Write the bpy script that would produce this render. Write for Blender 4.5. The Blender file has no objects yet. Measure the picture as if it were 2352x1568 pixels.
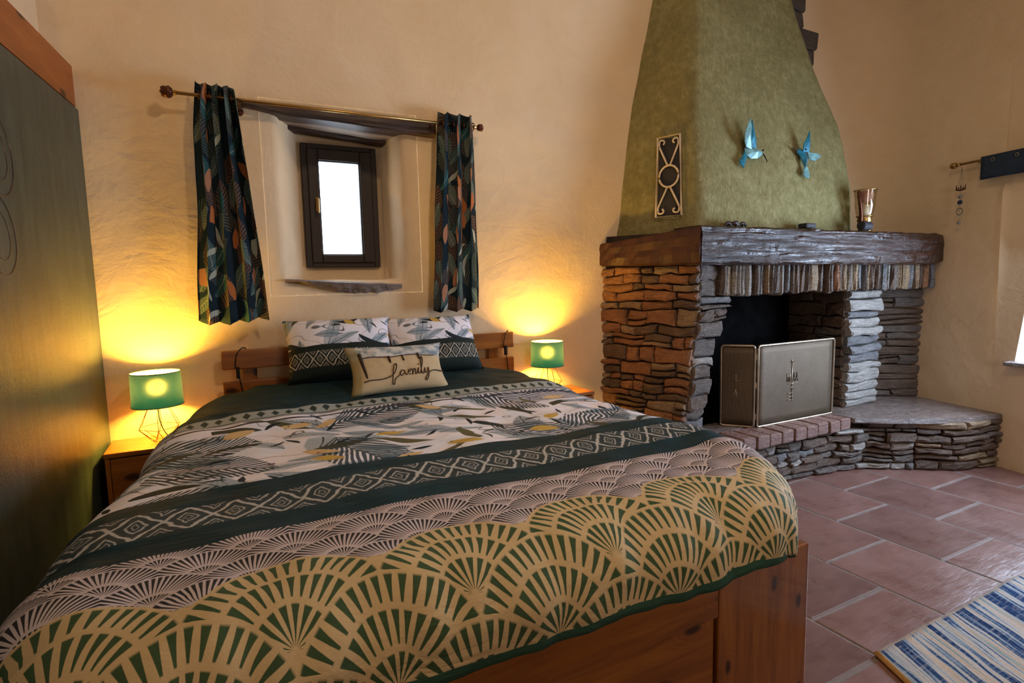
import bpy, bmesh, math, random
from math import sin, cos, pi, radians, hypot, atan2, sqrt, exp
from mathutils import Vector, Matrix, noise

R = random.Random(7)
SC = bpy.context.scene
COL = SC.collection

# ------------------------------------------------------------------ camera
def make_camera():
    f, pitch, roll, yaw = 1300.0, radians(6.0), radians(1.26), radians(27.4)
    F = Vector((sin(yaw) * cos(pitch), cos(yaw) * cos(pitch), -sin(pitch)))
    Rt = Vector((cos(yaw), -sin(yaw), 0))
    U = Rt.cross(F)
    c, s = cos(roll), sin(roll)
    R2 = c * Rt - s * U
    U2 = c * U + s * Rt
    cam = bpy.data.cameras.new('camera')
    cam.sensor_width = 36
    cam.lens = f * 36 / 2352
    cam.clip_start = 0.05
    o = bpy.data.objects.new('camera', cam)
    COL.objects.link(o)
    m = Matrix((R2, U2, -F)).transposed().to_4x4()
    m.translation = Vector((0, 0, 1.45))
    o.matrix_world = m
    SC.camera = o
make_camera()

# ------------------------------------------------------------------ world, lights, exposure
SC.view_settings.view_transform = 'Standard'
SC.view_settings.look = 'None'
SC.view_settings.gamma = 1
SC.view_settings.use_curve_mapping = False
SC.view_settings.exposure = 0.0
W = bpy.data.worlds.new('sky'); SC.world = W; W.use_nodes = True
bg = W.node_tree.nodes['Background']
bg.inputs[0].default_value = (0.74, 0.87, 1.0, 1)
bg.inputs[1].default_value = 9.0

def area(name, loc, target, sx, sy, power, col, spread=None):
    l = bpy.data.lights.new(name, 'AREA')
    l.shape = 'RECTANGLE'; l.size = sx; l.size_y = sy; l.energy = power; l.color = col
    if spread: l.spread = spread
    o = bpy.data.objects.new(name, l); COL.objects.link(o)
    o.location = loc
    d = Vector(target) - Vector(loc)
    o.rotation_euler = d.to_track_quat('-Z', 'Y').to_euler()
    o['kind'] = 'helper'
    return o
# daylight falling through the window in the right wall
area('daylight_right_window', (4.92, 1.20, 1.42), (2.6, 1.9, 0.75), 1.1, 1.1, 105, (0.56, 0.74, 1.0))
# ceiling lamp of the room (high above the foot of the bed)
area('ceiling_light', (1.35, 0.35, 3.9), (1.25, 1.5, 0.9), 0.30, 0.30, 28, (1.0, 0.72, 0.46))
# added fill light behind the camera for bed foot and right wall, no window there
area('front_fill_light', (1.3, -2.93, 1.9), (4.6, 2.6, 2.6), 1.6, 1.4, 25, (1.0, 0.88, 0.76), radians(110))

# ------------------------------------------------------------------ node helper
class Mat:
    def __init__(s, name, rough=0.6, metal=0.0, spec=0.5):
        s.m = bpy.data.materials.new(name); s.m.use_nodes = True
        s.nt = s.m.node_tree
        s.b = s.nt.nodes['Principled BSDF']
        s.out = s.nt.nodes['Material Output']
        s.b.inputs['Roughness'].default_value = rough
        s.b.inputs['Metallic'].default_value = metal
        s.b.inputs['Specular IOR Level'].default_value = spec
    def node(s, t, **kw):
        n = s.nt.nodes.new(t)
        for k, v in kw.items(): setattr(n, k, v)
        return n
    def put(s, sock, v):
        if isinstance(v, E): v = v.v
        if isinstance(v, (int, float)):
            sock.default_value = v
        elif isinstance(v, (tuple, list)):
            sock.default_value = tuple(v) if len(v) != 3 or sock.type == 'VECTOR' else (*v, 1)
        else:
            s.nt.links.new(v, sock)
    def math(s, op, a, b=0.0, c=0.0, clamp=False):
        n = s.node('ShaderNodeMath', operation=op, use_clamp=clamp)
        s.put(n.inputs[0], a); s.put(n.inputs[1], b); s.put(n.inputs[2], c)
        return E(s, n.outputs[0])
    def coords(s, kind='UV'):
        n = s.node('ShaderNodeTexCoord')
        return n.outputs[kind]
    def uv(s):
        n = s.node('ShaderNodeSeparateXYZ'); s.put(n.inputs[0], s.coords('UV'))
        return E(s, n.outputs[0]), E(s, n.outputs[1])
    def xyz(s, kind='Object'):
        n = s.node('ShaderNodeSeparateXYZ'); s.put(n.inputs[0], s.coords(kind))
        return E(s, n.outputs[0]), E(s, n.outputs[1]), E(s, n.outputs[2])
    def vec(s, x, y, z=0.0):
        n = s.node('ShaderNodeCombineXYZ')
        s.put(n.inputs[0], x); s.put(n.inputs[1], y); s.put(n.inputs[2], z)
        return n.outputs[0]
    def mapv(s, v, scale=(1, 1, 1), rot=(0, 0, 0), loc=(0, 0, 0)):
        n = s.node('ShaderNodeMapping'); s.put(n.inputs['Vector'], v)
        n.inputs['Scale'].default_value = scale; n.inputs['Rotation'].default_value = rot
        n.inputs['Location'].default_value = loc
        return n.outputs[0]
    def noise(s, v, scale=5, detail=4, rough=0.55, dist=0.0):
        n = s.node('ShaderNodeTexNoise'); s.put(n.inputs['Vector'], v)
        n.inputs['Scale'].default_value = scale; n.inputs['Detail'].default_value = detail
        n.inputs['Roughness'].default_value = rough; n.inputs['Distortion'].default_value = dist
        return E(s, n.outputs[0])
    def voro(s, v, scale=5, rnd=1.0, dims='2D', feature='F1'):
        n = s.node('ShaderNodeTexVoronoi', voronoi_dimensions=dims, feature=feature)
        s.put(n.inputs['Vector'], v); n.inputs['Scale'].default_value = scale
        n.inputs['Randomness'].default_value = rnd
        return n
    def mix(s, f, a, b):
        n = s.node('ShaderNodeMix', data_type='RGBA')
        s.put(n.inputs[0], f); s.put(n.inputs[6], a); s.put(n.inputs[7], b)
        return n.outputs[2]
    def ramp(s, f, stops):
        n = s.node('ShaderNodeValToRGB'); s.put(n.inputs[0], f)
        cr = n.color_ramp
        while len(cr.elements) < len(stops): cr.elements.new(0.5)
        for e, (p, c) in zip(cr.elements, stops):
            e.position = p; e.color = (*c, 1)
        return n.outputs[0]
    def base(s, c): s.put(s.b.inputs['Base Color'], c); return s
    def bump(s, h, strength=0.3, dist=0.01):
        n = s.node('ShaderNodeBump'); n.inputs['Strength'].default_value = strength
        n.inputs['Distance'].default_value = dist
        s.put(n.inputs['Height'], h); s.put(s.b.inputs['Normal'], n.outputs[0]); return s

class E:
    def __init__(s, m, v): s.m = m; s.v = v
    def __add__(s, o): return s.m.math('ADD', s, o)
    __radd__ = __add__
    def __sub__(s, o): return s.m.math('SUBTRACT', s, o)
    def __rsub__(s, o): return s.m.math('SUBTRACT', o, s)
    def __mul__(s, o): return s.m.math('MULTIPLY', s, o)
    __rmul__ = __mul__
    def __truediv__(s, o): return s.m.math('DIVIDE', s, o)
    def __rtruediv__(s, o): return s.m.math('DIVIDE', o, s)
    def lt(s, o): return s.m.math('LESS_THAN', s, o)
    def gt(s, o): return s.m.math('GREATER_THAN', s, o)
    def frac(s): return s.m.math('FRACT', s)
    def floor(s): return s.m.math('FLOOR', s)
    def ceil(s): return s.m.math('CEIL', s)
    def abs(s): return s.m.math('ABSOLUTE', s)
    def sqrt(s): return s.m.math('SQRT', s)
    def sin(s): return s.m.math('SINE', s)
    def cos(s): return s.m.math('COSINE', s)
    def max(s, o): return s.m.math('MAXIMUM', s, o)
    def min(s, o): return s.m.math('MINIMUM', s, o)
    def mod(s, o): return s.m.math('FLOORED_MODULO', s, o)
    def sat(s): return s.m.math('ADD', s, 0.0, clamp=True)
    def step(s, a, b):      # smooth 0..1 as s goes a..b (b may be smaller)
        return s.m.math('MULTIPLY', s - a, 1.0 / (b - a), clamp=True)
    def between(s, a, b): return s.gt(a) * s.lt(b)

def simple(name, col, rough=0.6, metal=0.0, var=0.12, scale=8, bump=0.0, bscale=40, spec=0.5, kind='Object'):
    M = Mat(name, rough, metal, spec)
    c = M.coords(kind)
    nz = M.noise(c, scale, 4)
    d = tuple(x * (1 - var * 2) for x in col); l = tuple(min(1, x * (1 + var * 2)) for x in col)
    M.base(M.ramp(nz, [(0.3, d), (0.7, l)]))
    if bump: M.bump(M.noise(c, bscale, 5, 0.6), bump, 0.01)
    return M.m

# ------------------------------------------------------------------ materials
def mat_plaster(name, col, k=1.0):
    M = Mat(name, 0.85, 0, 0.2)
    c = M.coords('Object')
    big = M.noise(c, 1.3, 3, 0.5, 0.6); mid = M.noise(c, 7, 6, 0.62, 0.4)
    fine = M.noise(c, 60, 4, 0.6)
    strk = M.noise(M.mapv(c, (2, 2, 3.2), (0.3, 0.5, 0)), 2.0, 4, 0.6, 1.6)
    f = big * 0.5 + mid * 0.3 + strk * 0.2
    M.base(M.ramp(f, [(0.33, tuple(x * (0.90, 0.87, 0.80)[i] for i, x in enumerate(col))), (0.66, col)]))
    M.bump(big * 1.2 + mid * 0.45 + strk * 0.30 + fine * 0.06, 0.42 * k, 0.035)
    return M.m
M_WALL = mat_plaster('cream_plaster', (0.80, 0.62, 0.42))
M_REVEAL = mat_plaster('white_plaster', (0.86, 0.79, 0.70), 0.6)
M_CEIL = mat_plaster('ceiling_plaster', (0.78, 0.70, 0.60), 0.6)

def mat_hood():
    M = Mat('olive_roughcast', 0.9, 0, 0.15)
    c = M.coords('Object')
    big = M.noise(c, 2.0, 3); mid = M.noise(c, 18, 5, 0.65); fine = M.noise(c, 75, 3, 0.6)
    strk = M.noise(M.mapv(c, (14, 14, 5), (0.5, 0.4, 0.2)), 2.5, 5, 0.65, 1.5)
    x, y, z = M.xyz()
    lo = z.step(2.6, 1.9)
    M.base(M.ramp(mid * 0.45 + strk * 0.3 + big * 0.25, [(0.34, (0.165, 0.145, 0.060)), (0.5, (0.240, 0.210, 0.090)), (0.68, (0.36, 0.33, 0.165))]))
    M.bump(mid * (0.5 + lo * 0.7) + fine * 0.35 + strk * 0.7, 0.55, 0.03)
    return M.m
M_HOOD = mat_hood()

def mat_wood(name, dark, light, axis=0, rough=0.4, scale=1.0, knots=True, coat=0.0, kpos=None):
    M = Mat(name, rough)
    c = M.coords('Object')
    sc = [9 * scale, 9 * scale, 9 * scale]; sc[axis] = 0.7 * scale
    v = M.mapv(c, tuple(sc))
    g = M.noise(v, 2.2, 6, 0.6, 0.8); g2 = M.noise(v, 9, 3, 0.6)
    col = M.ramp(g * 0.75 + g2 * 0.25, [(0.32, dark), (0.68, light)])
    if knots:
        px_, py_, pz_ = M.xyz()
        if axis == 0: kv = M.vec(px_ * 2.4 + 0.9, (pz_ + py_ * 0.3) * 5.2 + 0.3)
        elif axis == 1: kv = M.vec(py_ * 2.4, (pz_ + px_ * 0.3) * 5.2)
        else: kv = M.vec((px_ + py_ * 0.3) * 7.0 + 0.45, pz_ * 3.4 + 0.2)
        vn = M.voro(kv, 1.0, 1.0)
        d = E(M, vn.outputs['Distance']) + (g - 0.5) * 0.06
        kn = d.step(0.115, 0.05)
        ring = (d * 90.0 + g * 4.0).sin() * 0.5 + 0.5
        col = M.mix(d.step(0.34, 0.10) * ring * 0.45, col, dark)
        col = M.mix(kn, col, tuple(x * 0.22 for x in dark))
    M.base(col)
    M.bump(g * 0.6 + g2 * 0.4, 0.12, 0.01)
    if coat: M.b.inputs['Coat Weight'].default_value = coat
    return M.m
PINE_D, PINE_L = (0.155, 0.042, 0.003), (0.37, 0.128, 0.012)
M_PINE_X = mat_wood('varnished_pine_along', PINE_D, PINE_L, 0, 0.32, coat=0.2)
M_PINE_Y = mat_wood('varnished_pine_deep', PINE_D, PINE_L, 1, 0.32, coat=0.2)
M_PINE_Z = mat_wood('varnished_pine_upright', PINE_D, PINE_L, 2, 0.32, coat=0.2)
M_CORN = mat_wood('orange_pine_cornice', (0.21, 0.055, 0.010), (0.34, 0.105, 0.020), 1, 0.45, knots=True)
M_OLD = mat_wood('old_dark_lintel', (0.012, 0.006, 0.004), (0.075, 0.036, 0.022), 0, 0.5, 2, knots=False)
M_OLD2 = mat_wood('weathered_plank', (0.12, 0.085, 0.065), (0.58, 0.44, 0.34), 0, 0.6, 1.6, knots=False)
M_FRAME = mat_wood('dark_window_frame', (0.008, 0.004, 0.003), (0.024, 0.011, 0.007), 2, 0.5, 2, knots=False)

def mat_mantel():
    M = Mat('hewn_dark_oak', 0.3, 0, 0.6)
    c = M.coords('Object')
    v = M.mapv(c, (1.2, 5, 9))
    g = M.noise(v, 2.4, 6, 0.62, 1.6)
    vn = M.voro(M.mapv(c, (1.3, 5, 15)), 1.0, 1.0, '3D', 'DISTANCE_TO_EDGE')
    crack = E(M, vn.outputs['Distance']).step(0.0, 0.12)
    M.base(M.ramp(g, [(0.3, (0.010, 0.004, 0.003)), (0.55, (0.035, 0.013, 0.008)), (0.75, (0.065, 0.028, 0.018))]))
    M.put(M.b.inputs['Roughness'], g * 0.22 + 0.15)
    M.b.inputs['Coat Weight'].default_value = 0.0; M.b.inputs['Coat Roughness'].default_value = 0.22
    M.bump(g * 1.3 + crack * 0.35 + M.noise(v, 9, 4) * 0.2, 0.5, 0.035)
    return M.m
M_MANTEL = mat_mantel()
M_SIDEB = mat_wood('dark_red_oak', (0.018, 0.004, 0.003), (0.060, 0.014, 0.009), 1, 0.6, 1.5, knots=False)

def mat_stone(name, a, b, rough=0.5):
    M = Mat(name, rough, 0, 0.6)
    c = M.coords('Object')
    n1 = M.noise(c, 6, 5, 0.65, 0.6); n2 = M.noise(M.mapv(c, (12, 12, 45)), 1.6, 5, 0.7, 0.5)
    M.base(M.ramp(n1 * 0.5 + n2 * 0.5, [(0.3, a), (0.7, b)]))
    M.bump(n1 * 0.9 + n2 * 0.8 + M.noise(c, 28, 4, 0.7) * 0.35, 1.0, 0.025)
    return M.m
M_ST = [mat_stone('slate_grey_brown', (0.055, 0.040, 0.032), (0.20, 0.155, 0.125)),
        mat_stone('slate_rust', (0.12, 0.045, 0.018), (0.42, 0.19, 0.075)),
        mat_stone('slate_brown', (0.055, 0.033, 0.020), (0.18, 0.11, 0.070)),
        mat_stone('slate_blue_grey', (0.075, 0.075, 0.080), (0.26, 0.25, 0.25), 0.42),
        mat_stone('slate_ochre', (0.14, 0.085, 0.04), (0.38, 0.26, 0.15)),
        mat_stone('slate_pale', (0.20, 0.18, 0.16), (0.48, 0.44, 0.40))]
M_MORTAR = simple('dark_mortar', (0.035, 0.022, 0.016), 0.95, var=0.3, bump=0.5)
M_SOOT = simple('sooty_brick', (0.003, 0.0025, 0.0025), 1.0, spec=0.05, var=0.3, bump=0.4)
M_HBRICK = mat_stone('hearth_brick', (0.17, 0.085, 0.065), (0.33, 0.19, 0.155), 0.45)
M_SLAB = mat_stone('hearth_slab', (0.12, 0.08, 0.065), (0.32, 0.25, 0.22), 0.22)

def mat_tile(i, a, b):
    M = Mat('terracotta_%d' % i, 0.33, 0, 0.7)
    c = M.coords('Object')
    n1 = M.noise(c, 3, 5, 0.6, 0.8); n2 = M.noise(M.mapv(c, (3, 18, 5)), 2, 4, 0.6, 0.5)
    M.base(M.ramp(n1 * 0.65 + n2 * 0.35, [(0.3, a), (0.7, b)]))
    M.put(M.b.inputs['Roughness'], n1 * 0.35 + 0.14)
    M.bump(n1 * 0.8 + n2 * 0.4 + M.noise(c, 30, 3) * 0.12, 0.25, 0.02)
    return M.m
M_TILE = [mat_tile(0, (0.14, 0.060, 0.045), (0.25, 0.130, 0.105)), mat_tile(1, (0.16, 0.072, 0.054), (0.27, 0.145, 0.12)),
          mat_tile(2, (0.115, 0.050, 0.040), (0.21, 0.110, 0.09))]
M_GROUT = simple('grout', (0.20, 0.145, 0.125), 0.8, bump=0.3)
M_BRASS = simple('aged_brass', (0.42, 0.27, 0.10), 0.32, 1.0, var=0.1)
M_BRASS_D = simple('dark_bronze', (0.10, 0.035, 0.020), 0.3, 0.8, var=0.1)
M_BLACKW = simple('black_wire', (0.012, 0.010, 0.010), 0.4, 0.6)
M_COPPERW = simple('bronze_wire', (0.22, 0.12, 0.05), 0.35, 0.9)
M_WHITE = simple('off_white_metal', (0.62, 0.52, 0.42), 0.6, bump=0.2)
M_BLACK = simple('matt_black', (0.02, 0.018, 0.022), 0.7)

# pattern library ---------------------------------------------------------
def leaf_layer(M, u, v, scale, seed, length, width, base_ang, spread, density=0.7, comb=0.0, comb_n=16.0, vein=True):
    """returns (mask, vein mask, random 0..1) of leaf shapes scattered in voronoi cells"""
    us = u * scale + seed * 3.17; vs = v * scale + seed * 1.73
    vn = M.voro(M.vec(us, vs), 1.0, 0.75)
    ps = M.node('ShaderNodeSeparateXYZ'); M.put(ps.inputs[0], vn.outputs['Position'])
    cs = M.node('ShaderNodeSeparateColor'); M.put(cs.inputs[0], vn.outputs['Color'])
    r1, r2, r3 = [E(M, cs.outputs[i]) for i in range(3)]
    dx = us - E(M, ps.outputs[0]); dy = vs - E(M, ps.outputs[1])
    ang = (r1 - 0.5) * spread + base_ang
    ca, sa = ang.cos(), ang.sin()
    lx = dx * ca + dy * sa
    ly = dy * ca - dx * sa
    ly = ly + lx * lx * (r2 - 0.5) * 0.9
    q = lx * (1.0 / length)
    env = (1.0 - q * q) * width
    if comb:
        ph = (lx - ly.abs() * 1.5) * comb_n * 0.8
        env2 = env - ly.abs()
        m = env2.step(0.0, 0.02) * (ph.frac() - 0.5).abs().step(0.16, 0.24)
        m = m.max((0.012 - ly.abs()).step(0.0, 0.006) * env2.gt(0))
    else:
        m = (env - ly.abs()).step(0.0, 0.022)
    m = m * r3.lt(density)
    ve = (0.014 - ly.abs()).step(0.0, 0.008) * m if vein else None
    return m, ve, r2, (lx + ly.abs() * 0.8)

def stems(M, u, v, scale, thick, seed):
    w = M.noise(M.vec(u * 1.0 + seed, v * 2.0), scale, 2, 0.5)
    return ((w * 7.0).frac() - 0.5).abs().step(thick, thick * 0.5)

PAL = dict(ground=(0.84, 0.80, 0.87), grey=(0.20, 0.24, 0.27), blue=(0.13, 0.24, 0.36), dark=(0.012, 0.022, 0.030),
           yellow=(0.56, 0.38, 0.09), olive=(0.13, 0.12, 0.05), teal=(0.012, 0.045, 0.055), pale=(0.42, 0.50, 0.56))

def floral(M, u, v, k=1.0, cd=0.68):
    wn = M.noise(M.vec(u, v), 4.0, 2, 0.5)
    uu = u + (wn - 0.5) * 0.10; vv = v + (wn - 0.5) * 0.07
    col = M.mix(M.noise(M.vec(u, v * 1.6), 5, 3).step(0.45, 0.62) * 0.7, PAL['ground'], (0.66, 0.72, 0.86))
    for (sc_, sd, ln_, wd_, an, sp, de) in ((3.6, 1, 0.60, 0.20, 0.9, 1.5, 0.8), (5.2, 31, 0.58, 0.17, 0.5, 2.0, 0.65), (4.3, 44, 0.58, 0.13, 0.2, 1.2, 0.6)):
        m, ve, r, s_ = leaf_layer(M, uu, vv, sc_ * k, sd, ln_, wd_, an, sp, de)
        shade = ((s_ * 12.0).frac() - 0.5).abs() * 2.0
        lc = M.mix(r, PAL['pale'], PAL['blue'])
        lc = M.mix(shade * 0.55, lc, (0.11, 0.15, 0.18))
        col = M.mix(m * 0.75, col, lc); col = M.mix(ve * 0.9, col, PAL['dark'])
    m, ve, r, s_ = leaf_layer(M, uu, vv, 2.5 * k, 5, 0.70, 0.34, 0.45, 2.0, cd, comb=1, comb_n=15.0, vein=False)
    col = M.mix(m * 0.95, col, M.mix(r, PAL['dark'], (0.03, 0.055, 0.075)))
    m, ve, r, s_ = leaf_layer(M, uu, vv, 5.4 * k, 9, 0.66, 0.13, 0.4, 2.2, 0.48)
    col = M.mix(m, col, M.mix(r, PAL['dark'], PAL['olive']))
    m, ve, r, s_ = leaf_layer(M, uu, vv, 5.6 * k, 13, 0.36, 0.16, 0.0, 1.5, 0.26)
    col = M.mix(m, col, M.mix(r.gt(0.5) * 0.4, PAL['yellow'], (0.75, 0.55, 0.42)))
    m, ve, r, s_ = leaf_layer(M, uu, vv, 9.0 * k, 17, 0.42, 0.09, 2.2, 2.6, 0.28)
    col = M.mix(m, col, PAL['dark'])
    st = stems(M, u + v * 0.8, v - u * 0.25, 2.2, 0.022, 3.0)
    col = M.mix(st * 0.85, col, (0.06, 0.05, 0.055))
    return col

def lattice(M, u, y, period):
    """y runs -1..1 across the band, returns 0..1 line mask"""
    u = u + (M.noise(M.vec(u * 8, y), 1.5, 2) - 0.5) * period * 0.35
    w1 = (u * (1.0 / period) + y * 0.5); w2 = (u * (1.0 / period) - y * 0.5)
    def ln(w, t): return ((w.frac() - 0.5).abs()).step(t, t * 0.45)
    m = ln(w1, 0.068).max(ln(w2, 0.068))
    a = (w1.frac() - 0.5).abs(); b = (w2.frac() - 0.5).abs()
    mm = a.min(b)
    nest = (mm - 0.27).abs().step(0.04, 0.018)
    inner = a.min(b).gt(0.2)
    return m.max(nest * 0.75).max((mm - 0.40).abs().step(0.03, 0.01) * 0.55)

def fans(M, u, v, P, H, Rr, v0, u0, rings):
    """seigaiha fans: returns (hit, ray mask, ringline mask)"""
    jb = ((v - v0) * (1.0 / H)).ceil()
    res = None
    for k in (0.0, 1.0, 2.0):
        j = jb + k
        cv = j * H + v0
        off = j.mod(2.0) * (P * 0.5) + u0
        du = ((u - off) * (1.0 / P) + 0.5).frac() * P - P * 0.5
        dv = cv - v
        d = (du * du + dv * dv).sqrt()
        hit = d.lt(Rr)
        if res is None: res = [du, dv, d, hit]
        else:
            for i, nv in enumerate((du, dv, d)):
                res[i] = res[i] + (nv - res[i]) * hit
            res[3] = res[3].max(hit)
    du, dv, d, hit = res
    r = d * (1.0 / Rr)
    ang = M.math('ARCTAN2', du, dv) * (1.0 / pi)
    ray = None; line = (r - 1.0).abs().step(0.055, 0.03)
    prev = 0.0
    for (r1, n) in rings:
        inr = r.between(prev, r1)
        q = (r - prev) * (1.0 / (r1 - prev))
        wfrac = q * 0.24 + 0.10
        rr_ = ((ang * n).frac() - 0.5).abs()
        m = (wfrac - rr_).step(-0.02, 0.03) * inr * q.step(0.06, 0.12)
        ray = m if ray is None else ray.max(m)
        line = line.max((r - r1).abs().step(0.035, 0.02))
        prev = r1
    return hit, ray * (1.0 - line), line, r

def cloth_bump(M, extra=None, st=0.25):
    c = M.coords('Object')
    wr = M.noise(M.mapv(c, (1.5, 4.5, 3)), 2.2, 4, 0.55, 0.8)
    weave = M.noise(c, 300, 2)
    M.bump(wr * 1.2 + weave * 0.05, st, 0.04)

T_HEM = 2.205
def mat_duvet():
    M = Mat('printed_duvet_cotton', 0.75, 0, 0.18)
    u0, v0 = M.uv()
    w = M.noise(M.vec(u0, v0), 3.0, 2, 0.5)
    u = u0 + (w - 0.5) * 0.02; v = v0 + (w - 0.5) * 0.03
    teal = M.mix(M.noise(M.vec(u, v), 6, 3), (0.005, 0.013, 0.015), (0.010, 0.045, 0.062))
    col = teal
    # dotted woven row near the head
    y = (v - 0.560) * (1 / 0.034)
    dots = (((u * 19.0).frac() - 0.5).abs() + (y * 0.35).abs()).step(0.36, 0.26)
    row = y.abs().step(1.25, 0.95)
    col = M.mix(row, col, (0.34, 0.38, 0.38)); col = M.mix(dots * row, col, (0.03, 0.05, 0.045))
    # floral field
    col = M.mix(v.between(0.618, 1.285), col, floral(M, u, v))
    col = M.mix(v.between(0.605, 0.618), col, (0.42, 0.42, 0.44))
    col = M.mix(v.between(0.632, 0.645), col, (0.05, 0.05, 0.07))
    # lattice band
    y = (v - 1.475) * (1 / 0.078)
    lat = lattice(M, u, y, 0.115) * y.abs().lt(1.0)
    col = M.mix(y.abs().lt(1.0) * 0.5, col, (0.06, 0.07, 0.075))
    col = M.mix(lat, col, (0.46, 0.46, 0.45))
    # small fans
    hit, ray, line, r = fans(M, u, v, 0.183, 0.078, 0.118, 1.655, 0.07, [(0.38, 15.0), (1.0, 27.0)])
    f2 = M.mix(ray, (0.56, 0.48, 0.50), (0.030, 0.030, 0.035))
    f2 = M.mix(line * 0.35, f2, (0.55, 0.47, 0.47))
    col = M.mix(v.gt(1.66), col, f2)
    # large fans
    hit, ray, line, r = fans(M, u, v, 0.372, 0.125, 0.212, 2.060, 0.022, [(0.36, 9.0), (0.68, 16.0), (1.0, 22.0)])
    cream = M.mix(M.noise(M.vec(u, v), 5, 3), (0.52, 0.37, 0.185), (0.62, 0.48, 0.28))
    green = M.mix(M.noise(M.vec(u, v), 9, 2), (0.035, 0.070, 0.028), (0.060, 0.105, 0.050))
    f3 = M.mix(ray, cream, green)
    # scalloped upper edge of the large fan field
    du = ((u - 0.022) * (1 / 0.372) + 0.5).frac() * 0.372 - 0.186
    off = du; dv = v - 2.060
    top = (off * off + dv * dv).sqrt().lt(0.212)
    col = M.mix(top.max(v.gt(1.93)), col, f3)
    col = M.mix(v.gt(T_HEM - 0.028), col, (0.030, 0.085, 0.055))
    M.base(col)
    cloth_bump(M, st=0.35)
    return M.m
M_DUVET = mat_duvet()

def mat_pillow():
    M = Mat('printed_pillow_cotton', 0.75, 0, 0.25)
    u, v = M.uv()       # v from 0 (bottom) to about .36 (top)
    col = (0.012, 0.020, 0.018)
    col = M.mix(v.gt(0.178), col, floral(M, u, v, 1.5, 0.22))
    y = (v - 0.105) * (1 / 0.042)
    lat = lattice(M, u, y, 0.062) * y.abs().lt(1.0)
    col = M.mix(lat, col, (0.50, 0.44, 0.36))
    M.base(col); cloth_bump(M, st=0.2)
    return M.m
M_PILLOW = mat_pillow()

def mat_cushion():
    M = Mat('cream_cushion_cotton', 0.8, 0, 0.2)
    u, v = M.uv()
    nz = M.noise(M.vec(u, v), 14, 3, 0.6, 0.5)
    col = M.mix(nz, (0.50, 0.36, 0.19), (0.60, 0.48, 0.31))
    top = v.step(0.176, 0.184)
    blot = M.mix(M.noise(M.vec(u, v * 1.5), 16, 3).step(0.42, 0.60), (0.62, 0.60, 0.57), (0.20, 0.26, 0.30))
    col = M.mix(top, col, blot)
    leftb = u.step(-0.205, -0.215)
    col = M.mix(leftb * 0.7, col, (0.30, 0.24, 0.10))
    M.base(col); cloth_bump(M, st=0.15)
    return M.m
M_CUSH = mat_cushion()
M_INK = simple('brown_ink', (0.045, 0.022, 0.012), 0.8)

def mat_curtain():
    M = Mat('tropical_leaf_curtain', 0.8, 0, 0.1)
    u, v = M.uv()
    wn = M.noise(M.vec(u, v), 6.0, 2, 0.5)
    uu = u + (wn - 0.5) * 0.05; vv = v + (wn - 0.5) * 0.05
    col = M.mix(M.noise(M.vec(u, v), 6, 2), (0.006, 0.010, 0.016), (0.012, 0.028, 0.038))
    m, ve, r, s_ = leaf_layer(M, uu, vv, 6.5, 2, 0.75, 0.34, 1.57, 1.6, 0.95, comb=1, comb_n=8.0, vein=False)
    col = M.mix(m * 0.8, col, M.mix(r, (0.16, 0.075, 0.045), (0.05, 0.075, 0.065)))
    m, ve, r, s_ = leaf_layer(M, uu, vv, 7.0, 7, 0.66, 0.22, 1.4, 1.3, 0.75)
    sh = ((s_ * 9.0).frac() - 0.5).abs() * 2
    col = M.mix(m, col, M.mix(sh * 0.6, M.mix(r, (0.025, 0.09, 0.10), (0.17, 0.19, 0.15)), (0.01, 0.02, 0.025)))
    col = M.mix(ve, col, (0.25, 0.25, 0.20))
    m, ve, r, s_ = leaf_layer(M, uu, vv, 8.5, 12, 0.55, 0.20, 1.57, 0.9, 0.30)
    sh = ((s_ * 14.0).frac() - 0.5).abs() * 2
    col = M.mix(m, col, M.mix(sh * 0.35, M.mix(r, (0.42, 0.13, 0.035), (0.40, 0.20, 0.12)), (0.12, 0.04, 0.02)))
    m, ve, r, s_ = leaf_layer(M, uu, vv, 9.0, 21, 0.6, 0.13, 1.2, 1.8, 0.22)
    col = M.mix(m, col, (0.33, 0.36, 0.30))
    M.base(col); cloth_bump(M, st=0.1)
    return M.m
M_CURT = mat_curtain()
def mat_navy():
    M = Mat('navy_blue_cloth', 0.7, 0, 0.3)
    u, v = M.uv()
    M.base(M.mix(M.noise(M.vec(u, v), 20, 3), (0.012, 0.022, 0.045), (0.03, 0.05, 0.09)))
    return M.m
M_NAVY = mat_navy()

def mat_rug():
    M = Mat('striped_cotton_rug', 0.9, 0, 0.1)
    u, v = M.uv()
    wn = M.noise(M.vec(u * 6, v * 3.0), 1.5, 3)
    x = u + (wn - 0.5) * 0.018
    n1 = M.noise(M.vec(x * 16.0, v * 0.6), 1.0, 3, 0.75)
    col = M.ramp(n1, [(0.37, (0.010, 0.030, 0.11)), (0.455, (0.030, 0.08, 0.22)), (0.485, (0.30, 0.42, 0.55)), (0.52, (0.62, 0.60, 0.58)),
                      (0.57, (0.60, 0.47, 0.36)), (0.62, (0.33, 0.46, 0.50)), (0.70, (0.10, 0.19, 0.33))])
    col = M.mix(M.noise(M.vec(u * 4, v * 30), 3, 3).step(0.5, 0.7) * 0.35, col, (0.6, 0.6, 0.62))
    col = M.mix(v.lt(0.012).max(v.gt(0.988)) * 0.8, col, (0.62, 0.55, 0.50))
    col = M.mix(u.lt(0.02), col, (0.55, 0.33, 0.12))
    M.base(col)
    M.bump((u * 110.0).frac() * 0.6 + M.noise(M.vec(u * 60, v * 40), 2, 3) * 0.8, 0.5, 0.008)
    return M.m
M_RUG = mat_rug()

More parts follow.
